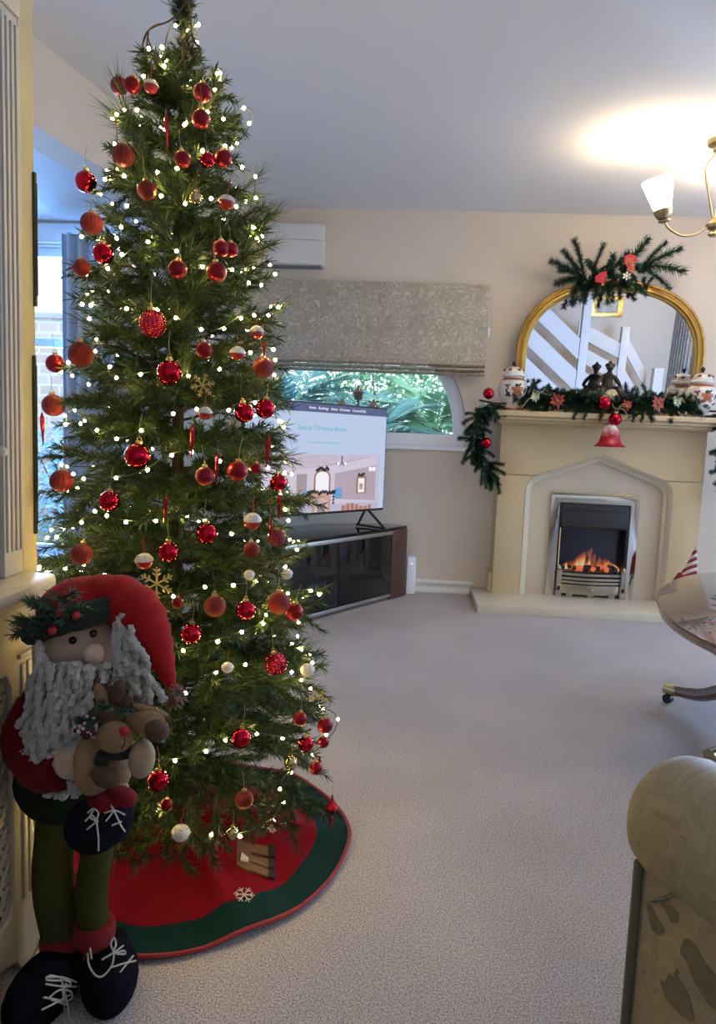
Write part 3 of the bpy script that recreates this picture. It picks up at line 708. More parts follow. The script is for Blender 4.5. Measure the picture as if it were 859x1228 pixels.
# ------------------------------------------------------------------ coffee table
MAHOG = mat('polished_mahogany', (0.16, 0.075, 0.04), 0.25, coat=1.0, noise=(7, (0.09, 0.04, 0.022), 0.3))
MAHOG.node_tree.nodes['Principled BSDF'].inputs['Coat Roughness'].default_value = 0.02
ct = thing('coffee_table', 'oval polished mahogany pedestal table with glossy top near the fireplace', 'table', (1.375, 2.44, 0), math.radians(66))
def oval(a, b, n=64): return [(a * math.cos(2 * PI * i / n), b * math.sin(2 * PI * i / n)) for i in range(n)]
TA, TB = .80, .46
MB().prism(oval(TA, TB), .462, .476, 'xy').build('table_top', MAHOG, ct, bevel=.005, angle=50)
MB().prism(oval(TA - .006, TB - .006), .444, .462, 'xy').build('top_edge', mat('mahogany_edge_reflection', (.30, .2, .14), .3, coat=1, noise=(9, (.2, .12, .08), .3)), ct, bevel=.004, angle=50)  # lower edge lighter: the rim's reflection is put into its colour
MB().prism(oval(TA - .10, TB - .10), .40, .444, 'xy').build('apron', MAHOG, ct, angle=50)
MB().lathe([(.05, .12), (.075, .15), (.06, .18), (.04, .22), (.05, .27), (.075, .31), (.05, .35), (.045, .38), (.11, .40)], 24).build('pedestal', MAHOG, ct)
for ang in (64, 148, 244, 328):
    a = math.radians(ang); rr = .44
    pts = spline([(0.03 * math.cos(a), 0.03 * math.sin(a), .17), (.18 * math.cos(a), .18 * math.sin(a), .145), (.32 * math.cos(a), .32 * math.sin(a), .075), (rr * math.cos(a), rr * math.sin(a), .055)], 6)
    lg = MB().tube(pts, [lerp(.036, .019, i / (len(pts) - 1)) for i in range(len(pts))], 10).build('leg', MAHOG, ct)
    MB().tube([((rr - .025) * math.cos(a), (rr - .025) * math.sin(a), .056), ((rr + .025) * math.cos(a), (rr + .025) * math.sin(a), .055)], .021, 12).build('brass_cap', BRASS, lg)
    MB().tube([((rr + .01) * math.cos(a) - .012 * math.sin(a), (rr + .01) * math.sin(a) + .012 * math.cos(a), .018), ((rr + .01) * math.cos(a) + .012 * math.sin(a), (rr + .01) * math.sin(a) - .012 * math.cos(a), .018)], .018, 14).tube([(rr * math.cos(a), rr * math.sin(a), .05), ((rr + .01) * math.cos(a), (rr + .01) * math.sin(a), .02)], .007, 6).build('castor', BLACK, lg)

# ------------------------------------------------------------------ chandelier
CH = atY(857, 268, 3.5)
ch = thing('chandelier', 'brass ceiling light with frosted glass shades above the coffee table', 'chandelier', CH)
ch.scale = (1.12, 1.12, 1.0)
FROST = mat('frosted_glass_shade', (0.9, 0.86, 0.78), 0.5, noise=(3, (.88, .84, .76), .3), emit=(1.0, 0.80, 0.52, 22))
ABR = mat('antique_brass_lamp', (0.50, 0.38, 0.22), 0.3, metal=1.0, noise=(20, (.4, .3, .17), .3))
MB().lathe([(.012, -.06), (.022, -.05), (.014, -.03), (.03, -.02), (.034, -.005), (.018, .01), (.01, .02)], 20).build('hub', ABR, ch)
MB().lathe([(.008, .315), (.03, .32), (.024, .342), (.028, .355), (.01, .365)], 20).build('crown', ABR, ch)
MB().tube([(0, 0, .36), (0, 0, ZC - CH.z - .025)], .006, 8).build('stem', ABR, ch)
MB().lathe([(.055, ZC - CH.z), (.05, ZC - CH.z - .02), (.012, ZC - CH.z - .032)], 24).build('ceiling_rose', ABR, ch)
for i in range(3):
    a = math.radians(175 + 120 * i); c_, s_ = math.cos(a), math.sin(a)
    MB().tube(spline([(0.012 * c_, 0.012 * s_, .32), (.045 * c_, .045 * s_, .265), (.052 * c_, .052 * s_, .225), (.03 * c_, .03 * s_, .12), (.006 * c_, .006 * s_, .01)], 6), .0042, 8).build('lyre_rod', ABR, ch)
for i in range(3):
    a = math.radians((183, 312, 48)[i]); c_, s_ = math.cos(a), math.sin(a); rr = .205
    arm = MB().tube(spline([(.02 * c_, .02 * s_, -.012), (.07 * c_, .07 * s_, -.05), (.13 * c_, .13 * s_, -.06), (.185 * c_, .185 * s_, -.03), (rr * c_, rr * s_, .0)], 6), .0048, 8).build('arm', ABR, ch)
    tl = Matrix.Translation((rr * c_, rr * s_, 0)) @ Matrix.Rotation(a, 4, 'Z') @ Matrix.Rotation(math.radians(13), 4, 'Y')
    q = MB(); q.T = tl; q.lathe([(.012, -.006), (.024, 0), (.024, .006), (.012, .008), (.024, .014), (.033, .03), (.038, .052), (.036, .053)], 24); q.build('shade_holder', ABR, arm)
    q = MB(); q.T = tl; q.lathe([(.032, .05), (.040, .085), (.050, .13), (.062, .185), (.060, .185), (.048, .13), (.038, .085), (.030, .052)], 28, cap=False); q.build('glass_shade', FROST, arm)
    q = MB(); q.T = tl; q.lathe([(.008, .05), (.014, .07), (.016, .09), (.01, .105), (.003, .11)], 14); q.build('bulb', emis('lamp_bulb', (1, .85, .6), 12), arm)
    lp = bpy.data.lights.new('chandelier_bulb', 'POINT'); lp.energy = 10; lp.color = (1.0, 0.78, 0.50); lp.shadow_soft_size = .03
    lo = bpy.data.objects.new('chandelier_bulb', lp); COL.objects.link(lo); lo.parent = ch; lo.location = (tl @ Vector((0, 0, .125)))

# ------------------------------------------------------------------ staircase behind the camera (seen in the mirror)
st = thing('staircase', 'white open staircase with broad sloping balustrade boards', 'staircase', (2.2, -0.3, 0))
SW = mat('white_stair_paint', (0.74, 0.68, 0.60), 0.5, noise=(5, (0.71, 0.65, 0.57), 0.3))
def board(x0, z0, x1, z1, h, y0, y1, name='balustrade_board'):
    return MB().prism([(x0, z0), (x1, z1), (x1, z1 - h), (x0, z0 - h)], y0, y1).build(name, SW, st, bevel=.006)
MB().box(-.05, .05, -.05, .05, 0, 2.395).build('newel_post', SW, st, bevel=.006)
for k_ in range(3): board(-1.2, 2.66 - .40 * k_ - .10, -.05, 1.68 - .40 * k_ - .10, .26, -.025, .025)
board(-1.2, 1.50, -.05, .52, .34, -.03, .03, 'stair_string')
for k_ in range(6): MB().box(-1.15 + .2 * k_, -.90 + .2 * k_, -.95, -.03, 1.30 - .19 * k_, 1.335 - .19 * k_).build('tread', SW, st, bevel=.004)
for k_ in range(3): board(.05, 1.80 - .30 * k_, .62, 1.53 - .30 * k_, .20, -.62, -.58)
MB().box(.62, .72, -.65, -.55, 0, 1.74).build('newel_post', SW, st, bevel=.006)
board(.70, 1.62, 1.02, 1.16, .22, -.62, -.58); board(.70, 1.22, 1.02, .76, .22, -.62, -.58)
MB().box(.95, 1.07, -.2, -.08, 0, 1.24).build('newel_post', SW, st, bevel=.006)
pf = thing('framed_picture', 'small gilt framed landscape picture on the wall behind the staircase', 'picture', (2.80, -1.695, 2.02))
plate(rect(-.22, .22, -.15, .15), [rect(-.15, .15, -.09, .09)], 0, .03).build('frame', GOLD, pf, bevel=.006)
MB().box(-.16, .16, .002, .01, -.1, .1).build('painting', mat('landscape_painting', (.35, .3, .2), .6, noise=(14, (.6, .6, .5), .2)), pf)

# added light, shaped as a flush dome, to brighten the mirrored stairs
cl = thing('added_stair_light', 'added round opal fill light over the foot of the staircase', 'lamp', (3.66, -0.3, ZC))
MB().lathe([(.17, 0), (.17, -.02), (.16, -.025)], 32).build('base', WHITE, cl)
MB().lathe([(.155, -.02), (.15, -.05), (.12, -.08), (.06, -.1), (.01, -.105)], 32).build('opal_shade', emis('added_light_glow', (1, .86, .66), 5), cl)
lp = bpy.data.lights.new('added_stair_light_bulb', 'POINT'); lp.energy = 16; lp.color = (1.0, 0.84, 0.62); lp.shadow_soft_size = .12
lo = bpy.data.objects.new('added_stair_light_bulb', lp); COL.objects.link(lo); lo.parent = cl; lo.location = (0, 0, -.24)
# ------------------------------------------------------------------ evergreen sprigs
NEEDLE = mat('green_pvc_needles', (0.015, 0.040, 0.012), 0.5, spec=.3, noise=(25, (0.028, 0.060, 0.016), 0.3))
NEEDLE2 = mat('light_pine_needles', (0.065, 0.105, 0.028), 0.5, noise=(25, (0.040, 0.075, 0.022), 0.3))
TWIG = mat('brown_twig_wire', (0.05, 0.035, 0.02), 0.8, noise=(40, (0.03, 0.025, 0.015), 0.3))
GARN = mat('dark_garland_needles', (0.020, 0.062, 0.036), 0.5, noise=(25, (0.035, 0.085, 0.045), 0.3))
def needles(mb, path, dens, nl, ang, rnd, m, wid=.0011, t0=0.0):
    """needles standing all round a twig, leaning forward"""
    L = 0; segs = []
    for a, b in zip(path, path[1:]): l = (b - a).length; segs.append((L, l, a, b)); L += l
    nn = int(L * dens)
    for i in range(nn):
        s = L * (t0 + (1 - t0) * (i + rnd.random()) / nn)
        for (q, l, a, b) in segs:
            if s <= q + l: break
        c = a.lerp(b, min(1, (s - q) / l)); t = (b - a).normalized()
        u = t.orthogonal().normalized(); v = t.cross(u); ph = rnd.uniform(0, 2 * PI)
        rd = u * math.cos(ph) + v * math.sin(ph)
        an = math.radians(ang + rnd.uniform(-14, 14)); d = t * math.cos(an) + rd * math.sin(an)
        ln = nl * rnd.uniform(.75, 1.15); w = t.cross(rd) * wid
        d2 = (d + Vector((0, 0, rnd.uniform(-.25, .05)))).normalized()
        mb.add([c - w, c + w, c + d * ln * .55 + w * .9, c + d * ln * .55 - w * .9, c + d * ln * .55 + d2 * ln * .45], [(0, 1, 2, 3), (3, 2, 4)], m)
def needle_mesh(mb, name, mats):
    me = bpy.data.meshes.new(name); me.from_pydata([tuple(v) for v in mb.v], [], mb.f)
    for q in mats: me.materials.append(q)
    me.polygons.foreach_set('material_index', mb.m); me.update()
    return me
def branch_mesh(name, L, seed, dens=950, nl=.026, tw=.055, pine=False, sag=-.10, mats=None):
    """a branch along +X: stem, side twigs in pairs, needles; bare near the trunk"""
    rnd = random.Random(seed); mb = MB()
    N = 7; stem = [Vector((L * i / N, .012 * math.sin(i * 1.3 + seed), L * (.10 * i / N + sag * (i / N) ** 2))) for i in range(N + 1)]
    mb.tube(stem, [lerp(.0035, .0015, i / N) for i in range(N + 1)], 5, m=0)
    needles(mb, stem, dens, nl, 48, rnd, 1, t0=.12 if L < .2 else .3)
    x = L * .22; s = 1
    while x < L * .93:
        i = min(N - 1, int(x / L * N)); c = stem[i].lerp(stem[i + 1], x / L * N - i)
        l = min(L * .5, .135) * (1.0 - .45 * x / L) * rnd.uniform(.8, 1.2); a = math.radians(rnd.uniform(32, 52)) * s
        e = c + Vector((math.cos(a) * l, math.sin(a) * l, rnd.uniform(-.30, .22) * l))
        mid = c.lerp(e, .5) + Vector((0, 0, .08 * l))
        tw_ = [c, mid, e]
        mb.tube(tw_, [.0016, .0013, .001], 4, m=0)
        needles(mb, tw_, dens, nl, 48, rnd, 1)
        x += tw * .5; s = -s
    if pine:
        for q in range(3):
            i = N - 1 - q; c = stem[i]
            e = c + Vector((.05, rnd.uniform(-.05, .05), rnd.uniform(-.01, .04)))
            needles(mb, [c, e], dens * .7, .058, 24, rnd, 2, wid=.0006)
    return needle_mesh(mb, name, mats or [TWIG, NEEDLE, NEEDLE2])

# ------------------------------------------------------------------ Christmas tree
TX, TY = -.525, 1.625
RT_ = [(.03, .30), (.18, .395), (.36, .395), (.5, .365), (.8, .302), (1.05, .264), (1.4, .215), (1.68, .155), (1.76, .105), (1.81, .055), (1.86, .035), (1.92, .03), (2.0, .02)]
def RAD(z): return tab(RT_, z)
tree = thing('christmas_tree', 'slim green artificial Christmas tree standing on a red skirt', 'Christmas tree', (TX, TY, 0))
MB().tube([(0, 0, 0.0), (0, 0, 1.0), (0, 0, 1.93)], [.016, .013, .006], 10).build('trunk', TWIG, tree)
lens = [.09, .14, .19, .24, .29, .35]
BV = [[branch_mesh('branch', L, 10 * i + k, pine=(k == 1), tw=.05 if L > .15 else .04, sag=-.16 if L > .2 else -.05) for k in range(3)] for i, L in enumerate(lens)]
rnd = random.Random(21)
nb = 0; z = .215
while z < 1.93:
    R = RAD(z); cnt = 14 if z < 1.0 else (13 if z < 1.5 else (10 if z < 1.8 else 6))
    if z > 1.80: cnt = 4
    ph = rnd.uniform(0, 6)
    for j in range(cnt):
        zz = z + rnd.uniform(-.03, .03); L = max(.04, R * rnd.uniform(.86, 1.05) - .022); aa = ph + 2 * PI * j / cnt + rnd.uniform(-.15, .15)
        if TX + L * math.cos(aa) < -.66 and TY + L * math.sin(aa) < 1.47: L = min(L, .165)
        i = min(range(len(lens)), key=lambda q: abs(lens[q] - L))
        pit = math.radians(lerp(8, -12, min(1, zz / 1.3)) if zz < 1.5 else lerp(-12, -55, (zz - 1.5) / .45)) + rnd.uniform(-.15, .15)
        if zz < .32: pit += .10
        link('branch', BV[i][rnd.randrange(3) if zz < 1.62 else rnd.choice((0, 2))], tree, (0, 0, zz), (rnd.uniform(-.5, .5), pit, aa), L / lens[i]); nb += 1
    z += .083 if z < 1.5 else .06
# hanging tips at the bottom front and the leader
for (px, py, rx, rl) in ((232, 985, 1.0, .13), (262, 985, .8, .12), (190, 960, 1.2, .10), (330, 960, 1.0, .09), (350, 950, .9, .09)):
    p = atY(px, py, TY - .30)
    link('branch', BV[1][0], tree, (p.x - TX, p.y - TY, p.z + .05), (rnd.uniform(-1, 1), 1.25, -PI / 2 + rnd.uniform(-.5, .5)), rl / .14)
for dz, a, s_ in ((1.86, 0.4, .62), (1.875, 2.7, .62), (1.865, 4.6, .55)): link('branch', BV[0][1], tree, (0, 0, dz), (0, -1.25, a), s_)

def on_tree(px, py, k=1.0, push=0.0):
    d = ray(px, py); best = None; bd = 9
    for i in range(400):
        t = lerp(1.0, 2.2, i / 400); p = CAM + d * (t / d.y)
        rr = math.hypot(p.x - TX, p.y - TY); R = RAD(p.z) * k
        if rr <= R: return p - d.normalized() * push
        if rr - R < bd: bd = rr - R; best = p
    return best

# ------------------------------------------------------------------ fairy lights wound round the tree
fl_ = thing('fairy_lights', 'string of warm white fairy lights wound round the Christmas tree', 'fairy lights', (TX, TY, 0))
turns = 15.5; path = []; NP = 1500
for i in range(NP + 1):
    t = i / NP; z = .20 + (1.88 - .20) * t ** .92
    a = -2.2 + 2 * PI * turns * t + .12 * math.sin(i * .11)
    R = RAD(z) * (.885 + .07 * math.sin(a * 5.3 + 3 * t) + .06 * math.sin(i * .37))
    zz = z + .028 * math.sin(a * 2.7 + t * 9) + .012 * math.sin(a * 7.1)
    path.append(Vector((R * math.cos(a), R * math.sin(a), zz)))
MB().tube(path, .0011, 4).build('wire', mat('dark_green_cable', (.015, .035, .015), .6, noise=(30, (.02, .05, .02), .3)), fl_)
BULB = emis('warm_fairy_bulb', (1.0, 0.68, 0.20), 175)
bme = MB().ell((0, 0, 0), .0036, nu=8, nv=6).mesh('bulb', BULB)
acc = 0; spots = []
for a, b in zip(path, path[1:]):
    acc += (b - a).length
    if acc > .052: acc = 0; spots.append(b + b.normalized() * .002 + Vector((random.uniform(-.006, .006), random.uniform(-.006, .006), -.004)))
spots.sort(key=lambda p: (p + Vector((TX, TY, 0)) - CAM).length)
for p in spots[:290]: link('bulb', bme, fl_, p)
mb = MB()
for p in spots[290:]: mb.ell(p, .0036, nu=6, nv=4)
o = mb.build('bulb', BULB, fl_); o['kind'] = 'stuff'

# ------------------------------------------------------------------ ornaments
SATIN = mat('satin_red_bauble', (0.23, 0.005, 0.013), 0.30, metal=0.6, noise=(3, (0.19, 0.004, 0.010), 0.3))
GLOSS = mat('mirror_red_bauble', (0.50, 0.012, 0.03), 0.07, metal=1.0, noise=(3, (0.44, 0.010, 0.025), 0.3))
GLIT = mat('glitter_red_bauble', (0.17, 0.006, 0.008), 0.35, metal=0.4, noise=(140, (0.36, 0.026, 0.022), 0.12), bump=(160, 0.7))
RIB = mat('ribbed_dark_red_bauble', (0.15, 0.006, 0.008), 0.4, metal=0.35, noise=(120, (0.22, 0.014, 0.014), 0.15), bump=(120, 0.3))
DIMP = mat('sequin_red_bauble', (0.55, 0.012, 0.035), 0.12, metal=1.0, noise=(90, (0.7, 0.05, 0.07), 0.12), bump=(90, 1.0))
GOLDB = mat('champagne_gold_bauble', (0.55, 0.45, 0.22), 0.18, metal=1.0, noise=(20, (0.45, 0.36, 0.16), 0.3))
CAPM = mat('gold_bauble_cap', (0.6, 0.45, 0.2), 0.3, metal=1.0, noise=(40, (.5, .36, .15), .3))
WENA = mat('white_enamel_bell', (0.72, 0.69, 0.62), 0.25, noise=(20, (.66, .63, .56), .3))
ICI = mat('glossy_red_icicle', (0.40, 0.008, 0.015), 0.15, metal=0.6, noise=(30, (.3, .006, .01), .3))
RIBN = mat('red_ribbon', (0.35, 0.03, 0.02), 0.6, noise=(60, (.25, .02, .02), .3))
def sph(m, fn=None, nu=28, nv=18): return MB().ell((0, 0, 0), 1.0, nu=nu, nv=nv, fn=fn).mesh('bauble', m)
KM = {
    'satin': sph(SATIN), 'gloss': sph(GLOSS), 'gold': sph(GOLDB),
    'glit': sph(GLIT, lambda a, b: 1 + .02 * math.sin(17 * a) * math.sin(19 * b), 40, 26),
    'rib': sph(RIB, lambda a, b: 1 + .03 * math.cos(18 * b) * math.sin(a), 72, 14),
    'seq': sph(DIMP, lambda a, b: 1 + .035 * abs(math.sin(9 * a) * math.sin(9 * b)), 54, 30)}
cap_me = MB().lathe([(.26, .94), (.27, 1.16), (.22, 1.20), (.05, 1.21)], 14, rib=(.05, 7)).mesh('cap', CAPM)
loop_me = MB().tube([(.16 * math.cos(t), 0, 1.32 + .16 * math.sin(t)) for t in [2 * PI * i / 12 for i in range(12)]], .03, 5, closed=True).mesh('hanger', CAPM)
str_me = MB().tube([(0, 0, 1.4), (.1, .05, 2.4), (.02, .25, 3.3)], .025, 4).mesh('string', mat('gold_thread', (.35, .28, .15), .6, noise=(50, (.3, .22, .1), .3)))
bell_lo = MB().lathe([(.05, -1), (.55, -.9), (.9, -.55), (1.0, -.1), (.98, .02)], 26).mesh('bell_body', mat('red_enamel_bell', (.40, .02, .02), .25, noise=(20, (.32, .015, .015), .3)))
bell_up = MB().lathe([(1.06, -.04), (1.08, .04), (.98, .3), (.72, .62), (.35, .82), (.05, .88)], 26).mesh('bell_top', WENA)
hole_me = MB()
for i in range(6):
    a = 2 * PI * i / 6; hole_me.ell((.74 * math.cos(a), .74 * math.sin(a), .60), (.09, .09, .05), nu=10, nv=6)
hole_me = hole_me.mesh('star_hole', BLACK)
rib_me = MB().tube([(0, 0, .85), (.12, 0, 1.4), (-.08, .05, 2.1), (.05, .1, 2.8)], .09, 6, flat=.3).mesh('ribbon', RIBN)
ici_me = MB().lathe([(.01, -1), (.035, -.85), (.06, -.5), (.10, -.1), (.13, .35), (.12, .7), (.06, .92), (.03, 1.0)], 12, rib=(.16, 4)).mesh('icicle', ICI)
fin_me = MB().lathe([(.01, -1), (.05, -.75), (.10, -.55), (.05, -.42), (.13, -.3), (.07, -.22), (.06, -.1), (.24, .1), (.32, .28), (.24, .45), (.12, .62), (.05, .8), (.05, .95)], 20).mesh('finial', mat('glossy_red_glass', (.42, .01, .02), .08, metal=.7, noise=(5, (.36, .01, .02), .3)))
G = 'ornaments on the Christmas tree'
LAB = {'satin': ('bauble', 'satin red bauble hanging on the Christmas tree', 'bauble'),
       'gloss': ('bauble', 'shiny mirror red bauble hanging on the Christmas tree', 'bauble'),
       'gold': ('bauble', 'small champagne gold bauble hanging on the Christmas tree', 'bauble'),
       'glit': ('bauble', 'glittery orange red bauble hanging on the Christmas tree', 'bauble'),
       'rib': ('bauble', 'dark red ribbed bauble hanging on the Christmas tree', 'bauble'),
       'seq': ('bauble', 'large sequined red bauble hanging on the Christmas tree', 'bauble'),
       'bell': ('jingle_bell', 'red and white jingle bell hanging on the Christmas tree', 'bell'),
       'wbell': ('jingle_bell', 'pale white jingle bell hanging on the Christmas tree', 'bell'),
       'ici': ('icicle_ornament', 'thin red icicle ornament hanging on the Christmas tree', 'ornament')}
GR = {k: LAB[k][1].split(' hanging')[0] + 's on the tree' for k in LAB}
def ornament(px, py, dia, kind, k=1.0):
    p = on_tree(px, py, k, .01); dist = (p - CAM).dot(FW); r = dia * .5 * dist / FPX
    nm, lb, cat = LAB[kind]
    if kind in KM:
        o = link(nm, KM[kind], None, p, (rnd.uniform(-.15, .15), rnd.uniform(-.15, .15), rnd.uniform(0, 6)), r)
        link('cap', cap_me, o); link('hanger', loop_me, o); link('string', str_me, o)
    elif kind in ('bell', 'wbell'):
        o = thing(nm, lb, cat, p); o.scale = (r, r, r); o.rotation_euler = (rnd.uniform(-.15, .15), rnd.uniform(-.1, .1), rnd.uniform(0, 6))
        link('bell_body', bell_lo if kind == 'bell' else wb_lo, o); link('bell_top', bell_up, o); link('star_hole', hole_me, o); link('ribbon', rib_me, o)
    else:
        o = link(nm, ici_me, None, p, (rnd.uniform(-.08, .08), rnd.uniform(-.08, .08), 0), r)
        link('string', MB_str, o)
    tier = 'near the tree top' if p.z > 1.6 else 'in the upper part of the tree' if p.z > 1.3 else 'halfway up the tree' if p.z > .95 else 'in the lower middle of the tree' if p.z > .6 else 'low on the tree'
    side = 'on the bay window side' if p.x < TX - .11 else 'on the television side' if p.x > TX + .11 else 'at the front'
    tag(o, lb.split(' hanging')[0] + ' ' + tier + ', ' + side, cat, GR[kind]); return o
wb_lo = bell_lo.copy(); wb_lo.materials.clear(); wb_lo.materials.append(WENA)
MB_str = MB().tube([(0, 0, 1.0), (.02, .02, 1.3), (0, .05, 1.5)], .012, 4).mesh('string', MATS['gold_thread'])
ORN = [(143,103,21,'satin'),(159,102,20,'satin'),(181,103,17,'bell'),(243,111,22,'satin'),(241,143,22,'satin'),(200,157,38,'ici'),(148,186,26,'rib'),(219,191,20,'satin'),(249,192,18,'gloss'),(268,190,21,'satin'),
(103,218,25,'gloss'),(176,228,23,'glit'),(235,238,16,'gold'),(272,242,19,'bell'),(110,268,26,'rib'),(124,304,25,'gloss'),(98,321,20,'glit'),(213,323,23,'satin'),(260,326,24,'satin'),(265,298,20,'satin'),(277,299,18,'satin'),
(183,388,32,'seq'),(203,447,30,'gloss'),(97,425,30,'glit'),(66,436,22,'satin'),(64,486,26,'rib'),(245,420,20,'satin'),(308,398,17,'bell'),(285,423,18,'bell'),(316,441,24,'glit'),(317,420,22,'ici'),(51,515,40,'ici'),
(293,495,24,'gloss'),(318,490,24,'gloss'),(246,495,17,'bell'),(230,530,42,'ici'),(321,543,40,'ici'),(165,547,31,'gloss'),(74,577,27,'rib'),(131,601,25,'gloss'),(246,571,23,'satin'),(260,562,38,'ici'),(285,565,25,'satin'),
(307,562,14,'satin'),(334,579,21,'gloss'),(335,608,32,'ici'),(198,612,34,'ici'),(303,624,21,'bell'),(324,634,26,'ici'),(332,645,21,'rib'),(248,640,26,'gloss'),(302,659,19,'glit'),(202,662,25,'gloss'),(173,672,21,'bell'),
(98,665,26,'rib'),(258,727,26,'glit'),(295,732,24,'gloss'),(335,723,27,'glit'),(353,734,22,'satin'),(229,760,25,'gloss'),(299,689,13,'wbell'),(344,688,14,'wbell'),(331,796,27,'seq'),(273,800,14,'wbell'),(369,803,17,'wbell'),
(289,885,24,'gloss'),(367,892,19,'gloss'),(349,915,16,'gold'),(383,918,24,'ici'),(379,921,16,'satin'),(390,870,19,'satin'),(360,862,17,'satin'),(388,890,14,'satin'),(190,936,26,'gloss'),(293,959,22,'glit'),(217,998,21,'wbell'),(278,999,17,'gold'),
(213,723,14,'satin'),(150,960,16,'satin'),(200,965,15,'satin'),(172,820,24,'satin')]
for a in ORN: ornament(*a)
# finial hanging at the outermost low branch tip
p = atY(398, 974, TY - .05); fo = link('finial_ornament', fin_me, None, p, (0, 0, 0), .0445)
tag(fo, 'glossy red glass drop ornament hanging low on the outermost branch tip', 'ornament')
link('string', MB_str, fo)
# gold snowflakes
SNOWG = mat('gold_glitter_snowflake', (.55, .40, .14), .3, metal=.8, noise=(80, (.8, .65, .3), .15), bump=(90, .5))
def snow_mesh(m, r=.003, name='snowflake', th=1.0):
    mb = MB()
    for i in range(6):
        a = PI / 6 + PI * i / 3; d = Vector((math.cos(a), 0, math.sin(a)))
        mb.tube([(0, 0, 0), d], r, 5, flat=th)
        for q, l in ((.45, .28), (.72, .24)):
            for s in (-1, 1):
                b = a + s * .9; mb.tube([d * q, d * q + Vector((math.cos(b), 0, math.sin(b))) * l], r, 5, flat=th)
    return mb.mesh(name, m)
sme = snow_mesh(SNOWG, .055)
for i, (px, py, dia, lb) in enumerate(((188, 700, 42, 'large gold glitter snowflake on the tree above the plush santa'), (243, 462, 30, 'gold glitter snowflake half hidden among the tree lights'), (381, 838, 24, 'small gold snowflake on a right branch tip of the tree'))):
    p = on_tree(px, py, 1.0, .012); o = link('snowflake_ornament', sme, None, p, (.1, .3 * i, .2), dia * .5 * (p - CAM).dot(FW) / FPX); tag(o, lb, 'ornament', 'gold snowflakes on the tree')
# wire star topper
tp = thing('wire_star_topper', 'rusty twig wire star tied to the top of the Christmas tree', 'tree topper', (TX, TY, 1.80))
WIRE = mat('rusty_brown_wire', (.10, .05, .03), .6, metal=.3, noise=(50, (.06, .03, .02), .3))
def P_(px, py, dy=0): v = atY(px, py, TY - .055 + dy); return (v.x - TX, v.y - TY, v.z - 1.80)
strands = [[(228, -6), (229, 15), (230, 45), (240, 57), (231, 70), (229, 82)], [(226, 0), (213, 18), (200, 27), (186, 32), (177, 38), (172, 55), (174, 65)], [(177, 38), (178, 52), (185, 65)], [(229, 40), (218, 62), (224, 80)], [(231, 70), (219, 55), (228, 36)], [(240, 57), (225, 58), (216, 48)]]
for k_, sgs in enumerate(strands):
    for q in range(2):
        rr = random.Random(k_ * 7 + q)
        MB().tube(spline([P_(x + rr.uniform(-1.5, 1.5), y + rr.uniform(-1.5, 1.5), rr.uniform(-.01, .01)) for x, y in sgs], 4), .0016, 4).build('wire_strand', WIRE, tp)

# ------------------------------------------------------------------ tree skirt
SKR = mat('red_felt', (0.235, 0.006, 0.013), 0.9, spec=.1, noise=(120, (0.19, 0.005, 0.010), 0.25), bump=(200, 0.15))
SKG = mat('dark_green_velvet', (0.006, 0.034, 0.028), 0.85, spec=.15, noise=(60, (0.004, 0.025, 0.020), 0.3))
SKP = mat('red_piping', (0.33, 0.03, 0.03), 0.7, noise=(90, (.28, .02, .02), .3))
sk = thing('tree_skirt', 'round red felt tree skirt with dark green border under the Christmas tree', 'tree skirt', (-.50, 1.615, 0))
def skz(r, a):
    base = .012 + .10 * max(0, 1 - r / .36) ** 1.3
    fold = .006 * math.sin(7 * a + 1.0) * (r / .4) + .004 * math.sin(13 * a + 2 * r * 9)
    crease = .030 * math.exp(-((((a + PI * 2) % (2 * PI)) - (2 * PI - 1.0)) / .10) ** 2) * math.exp(-((r - .22) / .12) ** 2)
    return max(.004, base + fold * min(1, r / .2) * (1 - .65 * max(0, (r - .33) / .08)) + crease)
def skr(a): return .405 + .008 * math.sin(3 * a + .6) + .003 * math.sin(8 * a)
def skirt(r0, r1, nr, th=.003):
    n = 120; mb = MB(); vs = []; fs = []
    for side in (0, 1):
        for i in range(nr + 1):
            for j in range(n):
                a = 2 * PI * j / n; R = skr(a); r = lerp(r0(a), r1(a), i / nr) if callable(r0) else lerp(r0, r1, i / nr) * R
                vs.append((r * math.cos(a), r * math.sin(a), skz(r, a) - side * th))
    o = (nr + 1) * n
    for i in range(nr):
        for j in range(n):
            j2 = (j + 1) % n; q = i * n
            fs.append((q + j, q + j2, q + n + j2, q + n + j)); fs.append((o + q + n + j, o + q + n + j2, o + q + j2, o + q + j))
    for j in range(n):
        j2 = (j + 1) % n; fs.append((j, o + j, o + j2, j2)); q = nr * n; fs.append((q + j, q + j2, o + q + j2, o + q + j))
    return mb.add(vs, fs)
skirt(.05, .80, 30).build('red_panel', SKR, sk, angle=80)
skirt(.795, .99, 8).build('green_border', SKG, sk, angle=80)
MB().tube([(skr(a) * .995 * math.cos(a), skr(a) * .995 * math.sin(a), skz(skr(a) * .995, a) + .001) for a in [2 * PI * i / 120 for i in range(120)]], .0045, 6, closed=True).build('piping', SKP, sk)
SNW = mat('cream_embroidery', (.75, .65, .5), .8, noise=(50, (.65, .55, .4), .3))
def lay(px, py, pts_, name, m, dz=.003, size=1.0, rot=0.0):
    c = atZ(px, py, .03); mb = MB(); return c
